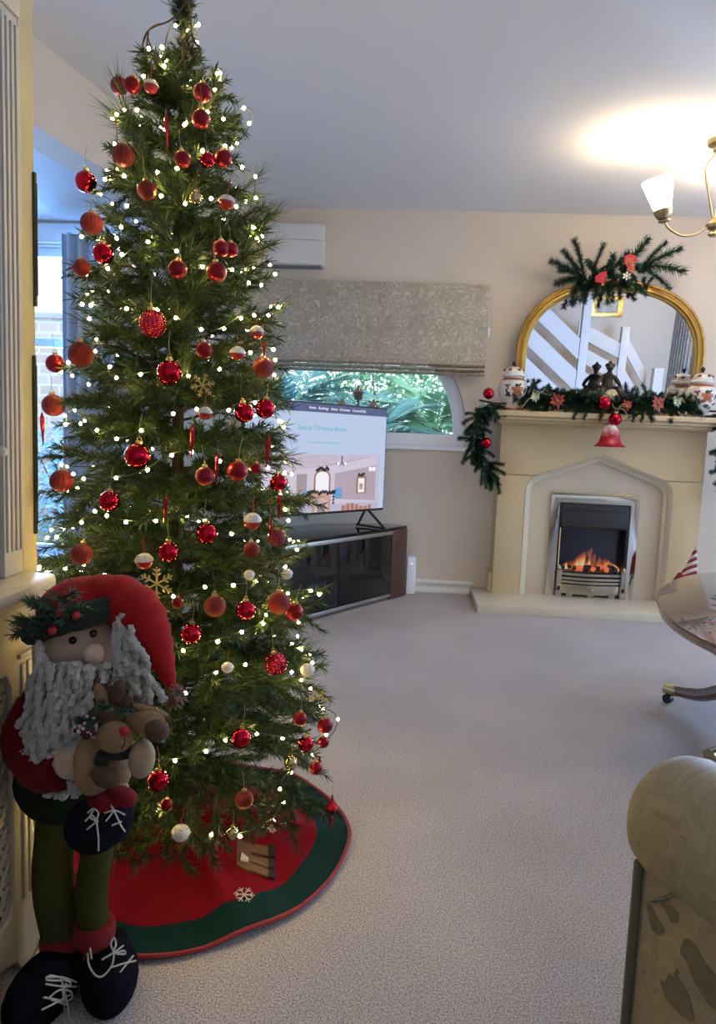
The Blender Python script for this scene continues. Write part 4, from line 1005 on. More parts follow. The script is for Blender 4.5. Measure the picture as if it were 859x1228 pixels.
def skirt_snow(px, py, r):
    c = atZ(px, py, .03); lx, ly = c.x + .50, c.y - 1.615; mb = MB()
    for i in range(6):
        a = PI * i / 3 + .2
        def pt(q, b=None, l=0):
            x = lx + math.cos(a) * q * r + (math.cos(b) * l * r if b is not None else 0); y = ly + math.sin(a) * q * r + (math.sin(b) * l * r if b is not None else 0)
            rr = math.hypot(x, y); return (x, y, skz(rr, math.atan2(y, x)) + .0015)
        mb.tube([pt(0), pt(.5), pt(1)], .0014, 5)
        for s in (-1, 1): mb.tube([pt(.55), pt(.55, a + s * .9, .4)], .0013, 5)
    mb.build('embroidered_snowflake', SNW, sk)
skirt_snow(293, 1073, .022); skirt_snow(322, 1000, .020)
DEER = mat('tan_felt_patch', (.22, .12, .06), .85, noise=(80, (.17, .09, .045), .3))
def patch(pxs, name, m, dz):
    pts = []
    for px, py in pxs:
        c = atZ(px, py, .03); pts.append((c.x + .50, c.y - 1.615))
    vs = [(x, y, skz(math.hypot(x, y), math.atan2(y, x)) + dz) for x, y in pts] + [(x, y, skz(math.hypot(x, y), math.atan2(y, x)) + dz - .004) for x, y in pts]
    n = len(pts); fs = [list(range(n)), list(range(2 * n - 1, n - 1, -1))] + [[(i + 1) % n, i, n + i, n + (i + 1) % n] for i in range(n)]
    return MB().add(vs, fs).build(name, m, sk)
patch([(284, 1018), (300, 1019), (302, 1050), (284, 1046)], 'felt_reindeer', DEER, .004)
for y0 in (1024, 1035, 1045):
    patch([(299, y0 - 4), (323, y0 - 4), (323, y0 + 4), (299, y0 + 4)], 'felt_leg', DEER, .006); patch([(322, y0 - 4.5), (330, y0 - 4.5), (330, y0 + 4.5), (322, y0 + 4.5)], 'felt_hoof', BLACK, .008)
patch([(290, 1034), (298, 1037), (298, 1041), (288, 1042)], 'felt_trim', SNW, .008)

# ------------------------------------------------------------------ garlands
GB = [branch_mesh('sprig', L, 90 + i, dens=620, nl=.016, tw=.035, sag=0, mats=[TWIG, GARN, GARN]) for i, L in enumerate((.09, .12, .15))]
def finger(name, L, seed, nl=.028):
    rnd = random.Random(seed); mb = MB(); st = [Vector((L * i / 5, .006 * math.sin(i + seed), .01 * math.sin(i * .8))) for i in range(6)]
    mb.tube(st, .002, 5, m=0); needles(mb, st, 2600, nl, 58, rnd, 1, wid=.0016); return needle_mesh(mb, name, [TWIG, GARN, GARN])
GF = [finger('sprig', L, i) for i, L in enumerate((.07, .10, .13))]
def sprig_at(parent, base, p, d, i, roll=0, sc=1.0, pool=None):
    q = Vector(d).to_track_quat('X', 'Z').to_euler(); o = link('sprig', (pool or GB)[i % 3], parent, Vector(p) - Vector(base), q, sc); return o
PET = mat('red_poinsettia_petal', (.34, .018, .025), .5, noise=(60, (.48, .12, .07), .25))
PETG = mat('poinsettia_centre', (.55, .42, .18), .5, noise=(40, (.4, .3, .1), .3))
CRM = mat('cream_edged_leaf', (.60, .58, .42), .5, noise=(40, (.15, .28, .12), .2))
def petal(mb, L, wd, a, el, m=0):
    d = Vector((math.cos(a) * math.cos(el), math.sin(a) * math.cos(el), math.sin(el))); s = Vector((-math.sin(a), math.cos(a), 0)); u = d.cross(s)
    mb.add([d * .004, d * L * .35 + s * wd, d * L * .7 + s * wd * .8, d * L - u * L * .12, d * L * .7 - s * wd * .8, d * L * .35 - s * wd, d * L * .45 + u * wd * .3, d * L * .45 - u * .0015],
           [(0, 1, 6), (1, 2, 6), (2, 3, 6), (3, 4, 6), (4, 5, 6), (5, 0, 6), (1, 0, 7), (2, 1, 7), (3, 2, 7), (4, 3, 7), (5, 4, 7), (0, 5, 7)], m)
def poin_mesh(m):
    mb = MB()
    for i in range(9): petal(mb, .046 if i % 2 else .038, .009, 2 * PI * i / 9, .1 + .15 * (i % 3))
    for i in range(7): petal(mb, .032, .007, 2 * PI * i / 7 + .4, .55)
    for i in range(5): petal(mb, .02, .005, 2 * PI * i / 5 + .2, .95)
    return mb.mesh('poinsettia', m)
pme = poin_mesh(PET); cme_ = poin_mesh(CRM)
eye_me = MB().ell((0, 0, .01), .005, nu=8, nv=6).ell((.007, 0, .008), .004, nu=8, nv=6).ell((-.004, .006, .008), .004, nu=8, nv=6).mesh('flower_centre', PETG)
def poinsettia(parent, base, p, me=pme, sc=1.0, rot=(PI / 2, 0, 0)):
    o = link('poinsettia', me, parent, Vector(p) - Vector(base), rot, sc); link('flower_centre', eye_me, o); return o
rnd = random.Random(8)
MG = Vector((1.2, 4.36, 1.19))
mg = thing('mantel_garland', 'evergreen garland with red poinsettias draped along the mantel shelf', 'garland', MG)
gp = [atY(x, y, 4.345) for x, y in ((575, 480), (600, 484), (640, 481), (690, 484), (735, 488), (780, 488), (830, 492), (870, 494), (900, 497))]
for p in gp: p.z = max(p.z, 1.215)
gpath = spline(gp, 8)
MB().tube([p - MG for p in gpath], .006, 5).build('garland_wire', TWIG, mg)
for i, p in enumerate(gpath):
    if p.x > .70 and p.x < 1.72:
        for k in range(6):
            a = rnd.uniform(0, 2 * PI); d = Vector((math.cos(a), rnd.uniform(-.6, .12), math.sin(a) * .55 + .15))
            sprig_at(mg, MG, p + Vector((0, 0, rnd.uniform(0, .015))), d, rnd.randrange(3), sc=rnd.uniform(.65, 1.0), pool=GF)
for px, py, dx in ((692, 497, -.4), (700, 500, .1), (768, 500, .2), (762, 497, -.2), (720, 498, 0)):
    p = atY(px, py, 4.28); p.z = max(p.z, 1.2); sprig_at(mg, MG, p, (dx, -.35, -1), 0, sc=.75, pool=GF)
for i, (px, py, me) in enumerate(((669, 480, pme), (789, 484, pme), (752, 486, pme), (642, 476, cme_), (812, 482, cme_))):
    p = atY(px, py, 4.275); poinsettia(mg, MG, p, me, 1.15 if me is pme and px != 752 else .8, (PI / 2 + rnd.uniform(-.2, .2), 0, rnd.uniform(-.3, .3)))
# gold bow
GBOW = mat('gold_satin_ribbon', (.62, .45, .16), .3, metal=.5, noise=(25, (.75, .62, .35), .3))
bw = MB(); c0 = atY(742, 490, 4.262) - MG
for a, l in ((.5, .05), (2.5, .05), (-.6, .06), (-2.1, .07), (.1, .055)):
    d = Vector((math.cos(a), -.1, math.sin(a))); s = Vector((-math.sin(a), 0, math.cos(a)))
    pts = [c0, c0 + d * l * .4 + s * .012, c0 + d * l * .8 + s * .006, c0 + d * l]
    bw.tube(spline(pts, 4), [.004] + [.010] * 10 + [.008, .006], 6, flat=.25)
bw.build('gold_bow', GBOW, mg)
# gold bead chain
beads = []
for path_ in ([(575, 487), (582, 486), (592, 489)], [(570, 483), (569, 510), (568, 540)], [(627, 488), (633, 480), (645, 470)], [(815, 497), (835, 499), (862, 496)], [(660, 474), (640, 468)]):
    beads += spline([atY(x, y, 4.27) for x, y in path_], 9)
mb = MB()
for p in beads: mb.ell(p - MG, .0032, nu=6, nv=4)
bo = mb.build('bead_chain', mat('pearl_gold_bead', (.65, .58, .40), .25, metal=.5, noise=(30, (.55, .48, .3), .3)), mg); bo['kind'] = 'stuff'
# hanging tails at each end of the mantel
def tail(label, pts, seed, pool=GB):
    rnd = random.Random(seed); P = spline([atY(x, y, Y) for x, y, Y in pts], 6); B = P[0].copy()
    t = thing('garland_tail', label, 'garland', B)
    MB().tube([p - B for p in P], .005, 5).build('garland_wire', TWIG, t)
    for i, p in enumerate(P):
        for k in range(5):
            d = Vector((rnd.uniform(-1, 1), rnd.uniform(-.8, .15), rnd.uniform(-1, .15))); sprig_at(t, B, p, d, rnd.randrange(3), sc=rnd.uniform(.55, .95), pool=GF)
    return t
tail('evergreen garland tail hanging beside the fireplace next to the window', [(592, 487, 4.30), (577, 500, 4.32), (571, 530, 4.38), (578, 552, 4.38), (590, 572, 4.37)], 1)
tail('evergreen garland tail hanging at the table side of the fireplace', [(864, 500, 4.30), (878, 520, 4.34), (870, 550, 4.36), (874, 572, 4.36), (874, 592, 4.36)], 2)
# swag on top of the mirror
SWB = atY(738, 340, 4.46)
sw = thing('mirror_swag', 'evergreen swag with red bows resting on top of the gilt mirror', 'swag', SWB)
GFL = [finger('sprig', L, 20 + i, .038) for i, L in enumerate((.12, .16, .20))]
for (x0, y0, x1, y1) in ((700, 335, 662, 312), (700, 335, 690, 288), (695, 330, 676, 300), (705, 335, 667, 338), (712, 335, 722, 293), (700, 335, 684, 363), (712, 340, 697, 358), (745, 340, 775, 286), (765, 328, 815, 296), (760, 322, 821, 322), (770, 322, 804, 344), (752, 340, 776, 352), (770, 325, 797, 290), (720, 335, 705, 312), (735, 340, 735, 305), (730, 335, 752, 303), (735, 340, 728, 362), (745, 335, 765, 318), (725, 335, 700, 345), (750, 330, 742, 357), (735, 330, 760, 340), (725, 330, 712, 355), (690, 330, 672, 322)):
    a = atY(x0, y0, 4.44); b = atY(x1, y1, 4.40 + rnd.uniform(-.03, .03)); L = (b - a).length; i = min(2, max(0, int((L - .08) / .05)))
    sprig_at(sw, SWB, a, b - a, i, sc=L / (.12, .16, .20)[i], pool=GFL)
for k in range(44):
    a = atY(rnd.uniform(695, 775), rnd.uniform(322, 350), 4.44); sprig_at(sw, SWB, a, (rnd.uniform(-1, 1), rnd.uniform(-.8, 0), rnd.uniform(-1, 1)), k, sc=.7, pool=GF)
for px, py, s_ in ((755, 314, .8), (757, 322, .7)): poinsettia(sw, SWB, atY(px, py, 4.36), pme, s_)
RVEL = mat('red_velvet_bow', (.45, .015, .03), .7, sheen=.4, noise=(60, (.36, .01, .02), .3))
def swpoly(pxs, Y, name, m):
    pts = [atY(x, y, Y) - SWB for x, y in pxs]; n = len(pts); off = Vector((0, .006, 0))
    return MB().add(pts + [p + off for p in pts], [list(range(n)), list(range(2 * n - 1, n - 1, -1))] + [[(i + 1) % n, i, n + i, n + (i + 1) % n] for i in range(n)]).build(name, m, sw, bevel=.001)
swpoly([(714, 332), (722, 326), (729, 325), (727, 333), (724, 340), (714, 338)], 4.37, 'velvet_bow', RVEL)
swpoly([(748, 308), (756, 304), (763, 307), (765, 314), (757, 313), (750, 318)], 4.365, 'velvet_bow', RVEL)
link('silver_snowflake', snow_mesh(mat('silver_glitter', (.5, .48, .42), .3, metal=.8, noise=(60, (.7, .68, .6), .2)), .06), sw, atY(752, 331, 4.36) - SWB, None, .026)

# garland baubles and bell
def gbauble(px, py, dia, Y, lb, kind='gloss'):
    p = atY(px, py, Y); o = link('bauble', KM[kind], None, p, None, dia * .5 * Y / FPX); link('cap', cap_me, o); link('hanger', loop_me, o); tag(o, lb, 'bauble')
gbauble(586, 472, 13, 4.28, 'magenta red bauble at the blind cord end of the mantel garland')
gbauble(583, 531, 13, 4.30, 'red bauble on the garland tail beside the fireplace')
gbauble(725, 483, 15, 4.25, 'red bauble on the mantel garland below the clock')
gbauble(738, 503, 15, 4.25, 'red bauble under the gold bow above the red bell')
be = thing('red_bell', 'large frosted red bell hanging from the mantel shelf', 'bell', atY(731, 536, 4.25))
FB = bpy.data.materials.new('frosted_red_bell'); nt, p_ = nodes(FB); tc = nt.nodes.new('ShaderNodeTexCoord'); sp = nt.nodes.new('ShaderNodeSeparateXYZ'); nz = nt.nodes.new('ShaderNodeTexNoise'); nz.inputs['Scale'].default_value = 40
ad = nt.nodes.new('ShaderNodeMath'); ad.operation = 'MULTIPLY_ADD'; ad.inputs[1].default_value = .07; rp = nt.nodes.new('ShaderNodeValToRGB')
nt.links.new(tc.outputs['Object'], sp.inputs[0]); nt.links.new(tc.outputs['Object'], nz.inputs['Vector']); nt.links.new(nz.outputs['Fac'], ad.inputs[0]); nt.links.new(sp.outputs['Z'], ad.inputs[2]); nt.links.new(ad.outputs[0], rp.inputs['Fac'])
e = rp.color_ramp.elements; e[0].position = .10; e[0].color = (.36, .006, .018, 1); e[1].position = .185; e[1].color = (.8, .75, .72, 1)
nt.links.new(rp.outputs['Color'], p_.inputs['Base Color']); p_.inputs['Roughness'].default_value = .25
MB().lathe([(.086, 0), (.088, .006), (.080, .012), (.066, .024), (.056, .05), (.050, .08), (.042, .105), (.028, .125), (.008, .132), (.006, .128), (.036, .10), (.05, .05), (.078, .006)], 32, cap=False).build('bell_cup', FB, be)
MB().ell((0, 0, .008), .013).tube([(0, 0, .01), (0, 0, .12)], .002).build('clapper', CAPM, be)
MB().tube([(0, 0, .13), (0, .01, .17)], .002, 5).build('hanging_loop', CAPM, be)

# ------------------------------------------------------------------ ginger jars
PORC = mat('white_porcelain', (.74, .70, .62), .12, noise=(6, (.70, .66, .58), .3), coat=.5)
RUST = mat('rust_red_glaze', (.30, .06, .025), .2, noise=(60, (.45, .16, .06), .2))
COB = mat('cobalt_glaze', (.02, .025, .08), .2, noise=(40, (.05, .02, .03), .3))
GRNG = mat('green_black_glaze', (.03, .05, .03), .2, noise=(40, (.06, .08, .03), .3))
JP = [(.045, 0), (.050, .004), (.048, .016), (.046, .022), (.062, .045), (.080, .085), (.088, .125), (.085, .158), (.072, .180), (.056, .192), (.054, .204)]
JL = [(.064, .202), (.067, .206), (.066, .214), (.058, .220), (.056, .232), (.052, .244), (.036, .256), (.016, .262), (.008, .264)]
jar_b = MB().lathe(JP, 36).mesh('jar_body', PORC); jar_l = MB().lathe(JL, 36).mesh('lid', PORC)
fin_b = MB().lathe([(.010, .262), (.005, .268), (.012, .278), (.013, .286), (.004, .298), (.001, .30)], 14).mesh('lid_knob', COB)
foot_b = MB().lathe([(.0485, .003), (.0512, .005), (.0495, .014), (.0475, .017)], 36).mesh('foot_band', RUST)
band_b = MB().lathe([(.0735, .179), (.0742, .181), (.060, .1915), (.0585, .1935)], 36).mesh('shoulder_band', RUST)
lidb = MB()
lidb.ell((.052, 0, .243), (.013, .013, .008), nu=8, nv=6)
lidb = lidb.mesh('lid_flower', RUST)
def jr(z):
    for (r0, z0), (r1, z1) in zip(JP, JP[1:]):
        if z0 <= z <= z1: return lerp(r0, r1, (z - z0) / (z1 - z0 + 1e-9))
    return .05
def decal(blobs, name, m):
    mb = MB()
    for th, z, ra, rz, rot in blobs:
        vs = []; n = 10
        def pt(u, v, off):
            uu = u * math.cos(rot) - v * math.sin(rot); vv = u * math.sin(rot) + v * math.cos(rot); zz = z + vv; r = jr(zz) + off; a = th + uu / .085
            return (r * math.cos(a), r * math.sin(a), zz)
        vs = [pt(0, 0, .0016)] + [pt(ra * math.cos(2 * PI * i / n), rz * math.sin(2 * PI * i / n), .0004) for i in range(n)]
        mb.add(vs, [(0, 1 + i, 1 + (i + 1) % n) for i in range(n)])
    return mb.mesh(name, m)
fl1 = [(-1.35 + dx * 1.3 / .085, .112 + dz * 1.3, a * 1.35, b * 1.35, c) for dx, dz, a, b, c in ((0, 0, .017, .013, 0), (.016, .010, .013, .010, .5), (-.015, .011, .012, .009, -.5), (.014, -.011, .013, .009, -.5), (-.013, -.012, .012, .008, .5), (.002, .018, .010, .009, 0))]
fl2 = [(-2.05 + dx / .085, .142 + dz, a, b, c) for dx, dz, a, b, c in ((0, 0, .007, .012, .4), (.010, .006, .006, .009, -.5), (-.009, .004, .006, .010, .8), (.004, -.012, .006, .008, 0))]
lv = [(-1.35 + dx * 1.15 / .085, .10 + dz, a * 1.3, b * 1.3, c) for dx, dz, a, b, c in ((-.05, -.005, .014, .007, .6), (-.042, -.012, .010, .006, -.6), (.0, -.034, .016, .008, 0), (-.004, .046, .009, .009, .3), (.012, .05, .01, .005, .8), (-.055, .012, .005, .012, .2), (.045, .02, .006, .014, -.3), (.05, -.02, .012, .006, .4))]
dots = [(-1.35 + .9 * i, .12 + .012 * math.sin(3 * i), .014, .012, i) for i in (2, 3, 4, 5)]
d1, d2, d3 = decal(fl1, 'painted_flower', RUST), decal(fl2, 'painted_blossom', mat('plum_glaze', (.22, .03, .06), .2, noise=(40, (.4, .08, .08), .3))), decal(lv, 'painted_leaves', GRNG)
def jar(px, py, Y, lb):
    p = atY(px, py, Y); p.z = 1.189
    o = thing('ginger_jar', lb, 'jar', p, math.atan2(p.x, p.y) * -.4, 'lidded jars on the mantel')
    for k_ in range(2): link('painted_flower', d1, o, (0, 0, 0), (0, 0, 2.1 * (k_ + 1)))
    link('jar_body', jar_b, o); l = link('lid', jar_l, o); link('lid_knob', fin_b, l); [link('lid_flower', lidb, l, (0, 0, 0), (0, 0, 2 * PI * k_ / 6)) for k_ in range(6)]
    for nm, me in (('foot_band', foot_b), ('shoulder_band', band_b), ('painted_flower', d1), ('painted_blossom', d2), ('painted_leaves', d3)): link(nm, me, o)
jar(614, 490, 4.385, 'painted porcelain lidded jar on the mantel end near the blind')
jar(839, 496, 4.385, 'painted porcelain lidded jar on the mantel end near the coffee table')

# ------------------------------------------------------------------ bronze figure clock
BRZ = mat('dark_bronze', (.035, .025, .02), .35, metal=.6, noise=(20, (.06, .045, .03), .3), bump=(60, .2))
CK = atY(728, 492, 4.38); CK.z = 1.189
ck = thing('figure_clock', 'dark bronze clock with a seated figure on top in the middle of the mantel', 'clock', CK)
ck.scale = (1.16, 1.0, 1.16)
MB().prism([(-.125, 0), (.125, 0), (.125, .022), (.10, .03), (.09, .06), (.055, .085), (.05, .10), (-.05, .10), (-.055, .085), (-.09, .06), (-.10, .03), (-.125, .022)], -.05, .05).build('case', BRZ, ck, bevel=.008)
sc_ = MB()
for s in (-1, 1): sc_.ell((s * .092, 0, .075), (.024, .03, .024)).ell((s * .115, 0, .05), (.022, .03, .018)).ell((s * .075, 0, .10), (.016, .025, .014))
sc_.build('scroll_ornament', BRZ, ck)
dl = MB(); dl.T = Matrix.Translation((.005, -.052, .088)) @ Matrix.Rotation(PI / 2, 4, 'X'); dl.lathe([(.036, -.006), (.040, .0), (.038, .006), (.031, .008)], 32); dl.build('bezel', BRASS, ck)
dl = MB(); dl.T = Matrix.Translation((.005, -.052, .088)) @ Matrix.Rotation(PI / 2, 4, 'X'); dl.lathe([(.001, .0085), (.032, .0085), (.032, .006)], 32); d_ = dl.build('dial', mat('cream_clock_dial', (.72, .62, .36), .4, noise=(30, (.65, .55, .3), .3)), ck)
hd = MB(); hd.box(.004, .006, -.0635, -.0625, .088, .112).box(.005, .020, -.0635, -.0625, .087, .089)
for i in range(12): a = 2 * PI * i / 12; hd.box(.005 + .026 * math.sin(a) - .001, .005 + .026 * math.sin(a) + .001, -.0632, -.0618, .088 + .026 * math.cos(a) - .002, .088 + .026 * math.cos(a) + .002)
hd.build('hands', BLACK, d_)
fg = MB()   # seated draped figure: torso, head, arms and legs grown together in one casting
fg.tube(spline([(-.004, 0, .108), (-.008, 0, .135), (-.008, -.002, .165), (-.004, -.004, .192), (-.002, -.006, .208), (0, -.008, .222)], 4), [tab([(0, .036), (.25, .032), (.45, .024), (.7, .031), (.85, .014), (1, .011)], k / 20) for k in range(21)], 14)
fg.ell((0, -.010, .238), (.0165, .018, .021), nu=16, nv=12)
for pts in ([(-.026, 0, .193), (-.048, -.006, .172), (-.058, -.018, .145), (-.036, -.034, .136)], [(.024, 0, .193), (.046, -.002, .165), (.060, -.008, .135), (.070, -.012, .108)]):
    q = spline(pts, 5); fg.tube(q, [lerp(.0125, .007, k / (len(q) - 1)) for k in range(len(q))], 10); fg.ell(q[-1], .009, nu=10, nv=8)
for pts in ([(-.012, -.01, .118), (-.038, -.042, .122), (-.050, -.058, .085), (-.060, -.060, .045)], [(.010, -.012, .118), (.034, -.046, .126), (.052, -.060, .100), (.074, -.060, .080)]):
    q = spline(pts, 5); fg.tube(q, [lerp(.020, .009, k / (len(q) - 1)) for k in range(len(q))], 10); fg.ell(q[-1] + Vector((.004, -.008, -.003)), (.010, .014, .007), nu=10, nv=8)
fg.build('seated_figure', BRZ, ck)
MB().ell((0, -.004, .250), (.021, .021, .014)).ell((-.015, -.004, .248), .011).ell((.015, -.004, .248), .011).ell((0, .012, .240), (.016, .012, .018)).ell((0, -.004, .264), .009).build('hair', BRZ, ck)
MB().ell((0, .0, .105), (.06, .045, .026)).build('seat_mound', BRZ, ck)

# ------------------------------------------------------------------ striped hat gnome on the hearth
GNL = atZ(804, 733, .05)
gn = thing('hearth_gnome', 'small plush gnome with red and white striped hat standing on the hearth', 'gnome', GNL)
STR = bpy.data.materials.new('striped_hat_knit'); nt, p_ = nodes(STR); tc = nt.nodes.new('ShaderNodeTexCoord'); wv = nt.nodes.new('ShaderNodeTexWave'); wv.bands_direction = 'Z'; wv.inputs['Scale'].default_value = 9; wv.inputs['Distortion'].default_value = 1.0; mpn = nt.nodes.new('ShaderNodeMapping'); mpn.inputs['Rotation'].default_value = (.5, .4, 0)
rp = nt.nodes.new('ShaderNodeValToRGB'); rp.color_ramp.interpolation = 'CONSTANT'; e = rp.color_ramp.elements; e[0].color = (.22, .015, .02, 1); e[1].position = .5; e[1].color = (.62, .52, .45, 1)
nt.links.new(tc.outputs['Object'], mpn.inputs[0]); nt.links.new(mpn.outputs[0], wv.inputs['Vector']); nt.links.new(wv.outputs['Fac'], rp.inputs['Fac']); nt.links.new(rp.outputs['Color'], p_.inputs['Base Color']); p_.inputs['Roughness'].default_value = .9
PLW = mat('white_plush', (.66, .62, .55), .9, sheen=.3, noise=(60, (.55, .51, .45), .3), bump=(120, .4))
def GQ(px, py): return atY(px, py, GNL.y) - GNL
gb = spline([GQ(804, 722), GQ(812, 708), GQ(824, 693)], 4)
MB().tube(gb, [lerp(.045, .055, i / (len(gb) - 1)) for i in range(len(gb))], 16).build('body', mat('wine_red_felt', (.30, .02, .03), .85, noise=(70, (.24, .015, .02), .3)), gn)
ht = spline([GQ(824, 696), GQ(829, 682), GQ(832, 670), GQ(835, 656)], 5)
MB().tube(ht, [lerp(.056, .006, (i / (len(ht) - 1)) ** .8) for i in range(len(ht))], 14).build('hat', STR, gn)
q_ = GQ(822, 700); MB().ell(q_ + Vector((0, -.03, -.01)), (.038, .03, .05)).build('beard', PLW, gn)
MB().ell(q_ + Vector((0, -.062, .02)), .012).build('nose', mat('skin_felt', (.6, .4, .28), .8, noise=(60, (.55, .36, .25), .3)), gn)
for s in (-1, 1):
    lg = MB().tube([(s * .024, 0, .015), (s * .024, 0, .06)], .012, 10).build('leg', PLW, gn)
    MB().ell((s * .026, -.012, .014), (.018, .028, .014)).lathe([(.016, .01), (.017, .032), (.015, .034)], 12, (s * .025, 0, 0)).build('boot', BLACK, lg)
# ------------------------------------------------------------------ radiator cover
SHADED_CREAM = mat('shaded_cream_paint', (.44, .41, .31), .5, noise=(6, (.40, .37, .28), .3))  # cream taken darker, so the cover carries the foreground shade in its colour
SHADED_WHITE = mat('shaded_white_paint', (.50, .48, .43), .45, noise=(6, (.46, .44, .39), .3))  # white paint with the foreground's dimness put into the tone
XF = -.655
rc = thing('radiator_cover', 'cream painted radiator cover with lattice grille behind the plush santa', 'radiator cover', (XF, .6, 0))
def ly(y): return y - .6
outer = [(ly(.10), 0), (ly(.22), 0), (ly(.25), .03), (ly(.30), .05), (ly(1.10), .05), (ly(1.15), .03), (ly(1.17), 0), (ly(1.235), 0), (ly(1.235), .70), (ly(.10), .70)]
hole = [(ly(.20), .125), (ly(1.125), .125), (ly(1.142), .15), (ly(1.142), .545), (ly(1.125), .572), (ly(.20), .572)]
plate(outer, [hole], -.018, 0, 'yz').build('front_panel', SHADED_CREAM, rc, bevel=.003)
MB().box(-.078, -.02, ly(1.217), ly(1.235), 0, .70).build('side_panel', SHADED_CREAM, rc, bevel=.002)
MB().box(-.074, -.066, ly(.12), ly(1.21), .06, .69).build('radiator', mat('recess_shade_sheet', (.03, .03, .025), .8, noise=(9, (.02, .02, .02), .3)), rc)  # near-black sheet behind the lattice, painted as the shade inside the cover
lat = MB(); stp = .034; y0, y1, z0, z1 = .19, 1.145, .118, .575
k_ = -20
while k_ < 60:
    c = y0 + k_ * stp
    for s in (1, -1):
        # strip along direction (1, s) clipped to the opening
        pts = []
        for t in [i / 40 for i in range(41)]:
            z = lerp(z0, z1, t); y = c + s * (z - z0) * .9
            if y0 <= y <= y1: pts.append((y, z))
        if len(pts) > 2:
            (ya, za), (yb, zb) = pts[0], pts[-1]; wq = .0058
            lat.prism([(ly(ya) - wq, za), (ly(ya) + wq, za), (ly(yb) + wq, zb), (ly(yb) - wq, zb)], -.012 + .001 * s, -.008 + .001 * s, 'yz')
    k_ += 1
z = z0
while z < z1: lat.box(-.0135, -.0095, ly(y0), ly(y1), z - .004, z + .004); z += stp / .9
lat.build('lattice_grille', SHADED_CREAM, rc, smooth=False)
for i in range(3):
    yy = 1.168 + .020 * i; MB().box(-.0005, .005, ly(yy), ly(yy + .012), .14, .58).build('flute', SHADED_CREAM, rc, bevel=.002)
MB().box(-.0005, .008, ly(1.158), ly(1.232), .59, .60).build('capital_strip', SHADED_CREAM, rc, bevel=.003)
MB().prism([(-.08, ly(.08)), (.020, ly(.08)), (.027, ly(1.21)), (.022, ly(1.255)), (.008, ly(1.278)), (-.08, ly(1.278))], .70, .722, 'xy').build('shelf', SHADED_WHITE, rc, bevel=.007)
MB().box(-.07, .008, ly(.10), ly(1.25), .683, .70).build('shelf_moulding', SHADED_WHITE, rc, bevel=.004)
# fluted surround standing on the shelf
wc = thing('fluted_cabinet', 'white fluted upright with panel standing on the radiator cover shelf', 'cabinet', (-.735, 1.2, .7225))
MB().box(0, .034, .005, .066, 0, 1.62).build('pilaster', SHADED_WHITE, wc, bevel=.003)
for i in range(4): MB().box(.033, .0385, .010 + .0145 * i, .0185 + .0145 * i, .045, .955).build('fillet', SHADED_WHITE, wc, bevel=.002)
MB().box(.033, .040, .006, .065, .97, 1.60).build('upper_block', SHADED_WHITE, wc, bevel=.003)
MB().box(0, .014, .066, .094, 0, 1.66).build('recess_strip', SHADED_WHITE, wc, bevel=.003)
MB().tube([(.014, .094, .0), (.014, .094, 1.66)], .008, 10).build('bead_moulding', SHADED_WHITE, wc)
MB().box(0, .012, -.9, .005, 0, 1.62).build('panel', mat('grey_white_panel', (.25, .24, .21), .5, noise=(5, (.23, .22, .19), .3)), wc, bevel=.002)
kb = atX(1, 542, -.705); MB().ell((.03, kb.y - 1.2, kb.z - .7225), .011).tube([(.012, kb.y - 1.2, kb.z - .7225), (.03, kb.y - 1.2, kb.z - .7225)], .005).build('knob', SHADED_WHITE, wc)
# narrow dark strips on the wall edge beyond the upright
DKW = mat('dark_green_brown_wood', (.035, .035, .018), .5, noise=(30, (.05, .045, .025), .3))
for (ya, yb, lb) in ((206, 368, 'upper narrow dark strip on the wall edge beside the white upright'), (426, 640, 'lower narrow dark strip on the wall edge beside the white upright')):
    a = atX(40, ya, -.733); b = atX(43, yb, -.733); c = (a.y + b.y) / 2
    o = thing('door_strip', lb, 'strip', (-.735, c, b.z))
    MB().box(.0, .006, -.004, .004, 0, a.z - b.z).build('strip', DKW, o, bevel=.002); MB().box(.005, .008, -.002, .002, .02, a.z - b.z - .02).build('raised_bar', BRASS if 0 else DKW, o, bevel=.001)

# ------------------------------------------------------------------ plush santa
SB = Vector((-.53, 1.14, 0))
RED = mat('red_fleece', (.31, .010, .010), .9, spec=.1, sheen=.4, noise=(140, (.27, .009, .009), .25), bump=(260, .35))
WINE = mat('dark_red_velour', (.12, .005, .008), .9, spec=.1, sheen=.3, noise=(60, (.12, .006, .01), .3))
OLIVE = mat('olive_green_velour', (.060, .058, .015), .9, spec=.1, noise=(60, (.042, .042, .011), .3), bump=(80, .2))
DOLIV = mat('dark_green_velour', (.014, .020, .008), .9, spec=.1, noise=(60, (.012, .02, .009), .3))
SKIN = mat('beige_doll_cloth', (.52, .38, .29), .85, noise=(40, (.48, .34, .26), .3), bump=(200, .1))
YARN = mat('white_beard_yarn', (.52, .49, .45), .9, spec=.1, noise=(90, (.40, .375, .355), .3), bump=(220, .5))
BLKF = mat('black_felt', (.004, .004, .006), .95, spec=.05, noise=(60, (.010, .010, .016), .3))
LACE = mat('white_lace_cord', (.52, .48, .40), .8, noise=(80, (.44, .40, .33), .3))
def Wp(px, py, Y, b=SB): return atY(px, py, Y) - b
sa = thing('plush_santa', 'standing plush santa doll with white yarn beard and red hat beside the radiator cover', 'plush santa', SB)
MB().ell(Wp(80, 880, 1.15), (.092, .072, .125)).ell(Wp(112, 850, 1.16), (.07, .06, .08)).build('coat', WINE, sa)
MB().ell(Wp(72, 935, 1.15), (.078, .068, .075), nu=24).ell(Wp(105, 955, 1.16), (.05, .05, .045)).build('trousers_seat', DOLIV, sa)
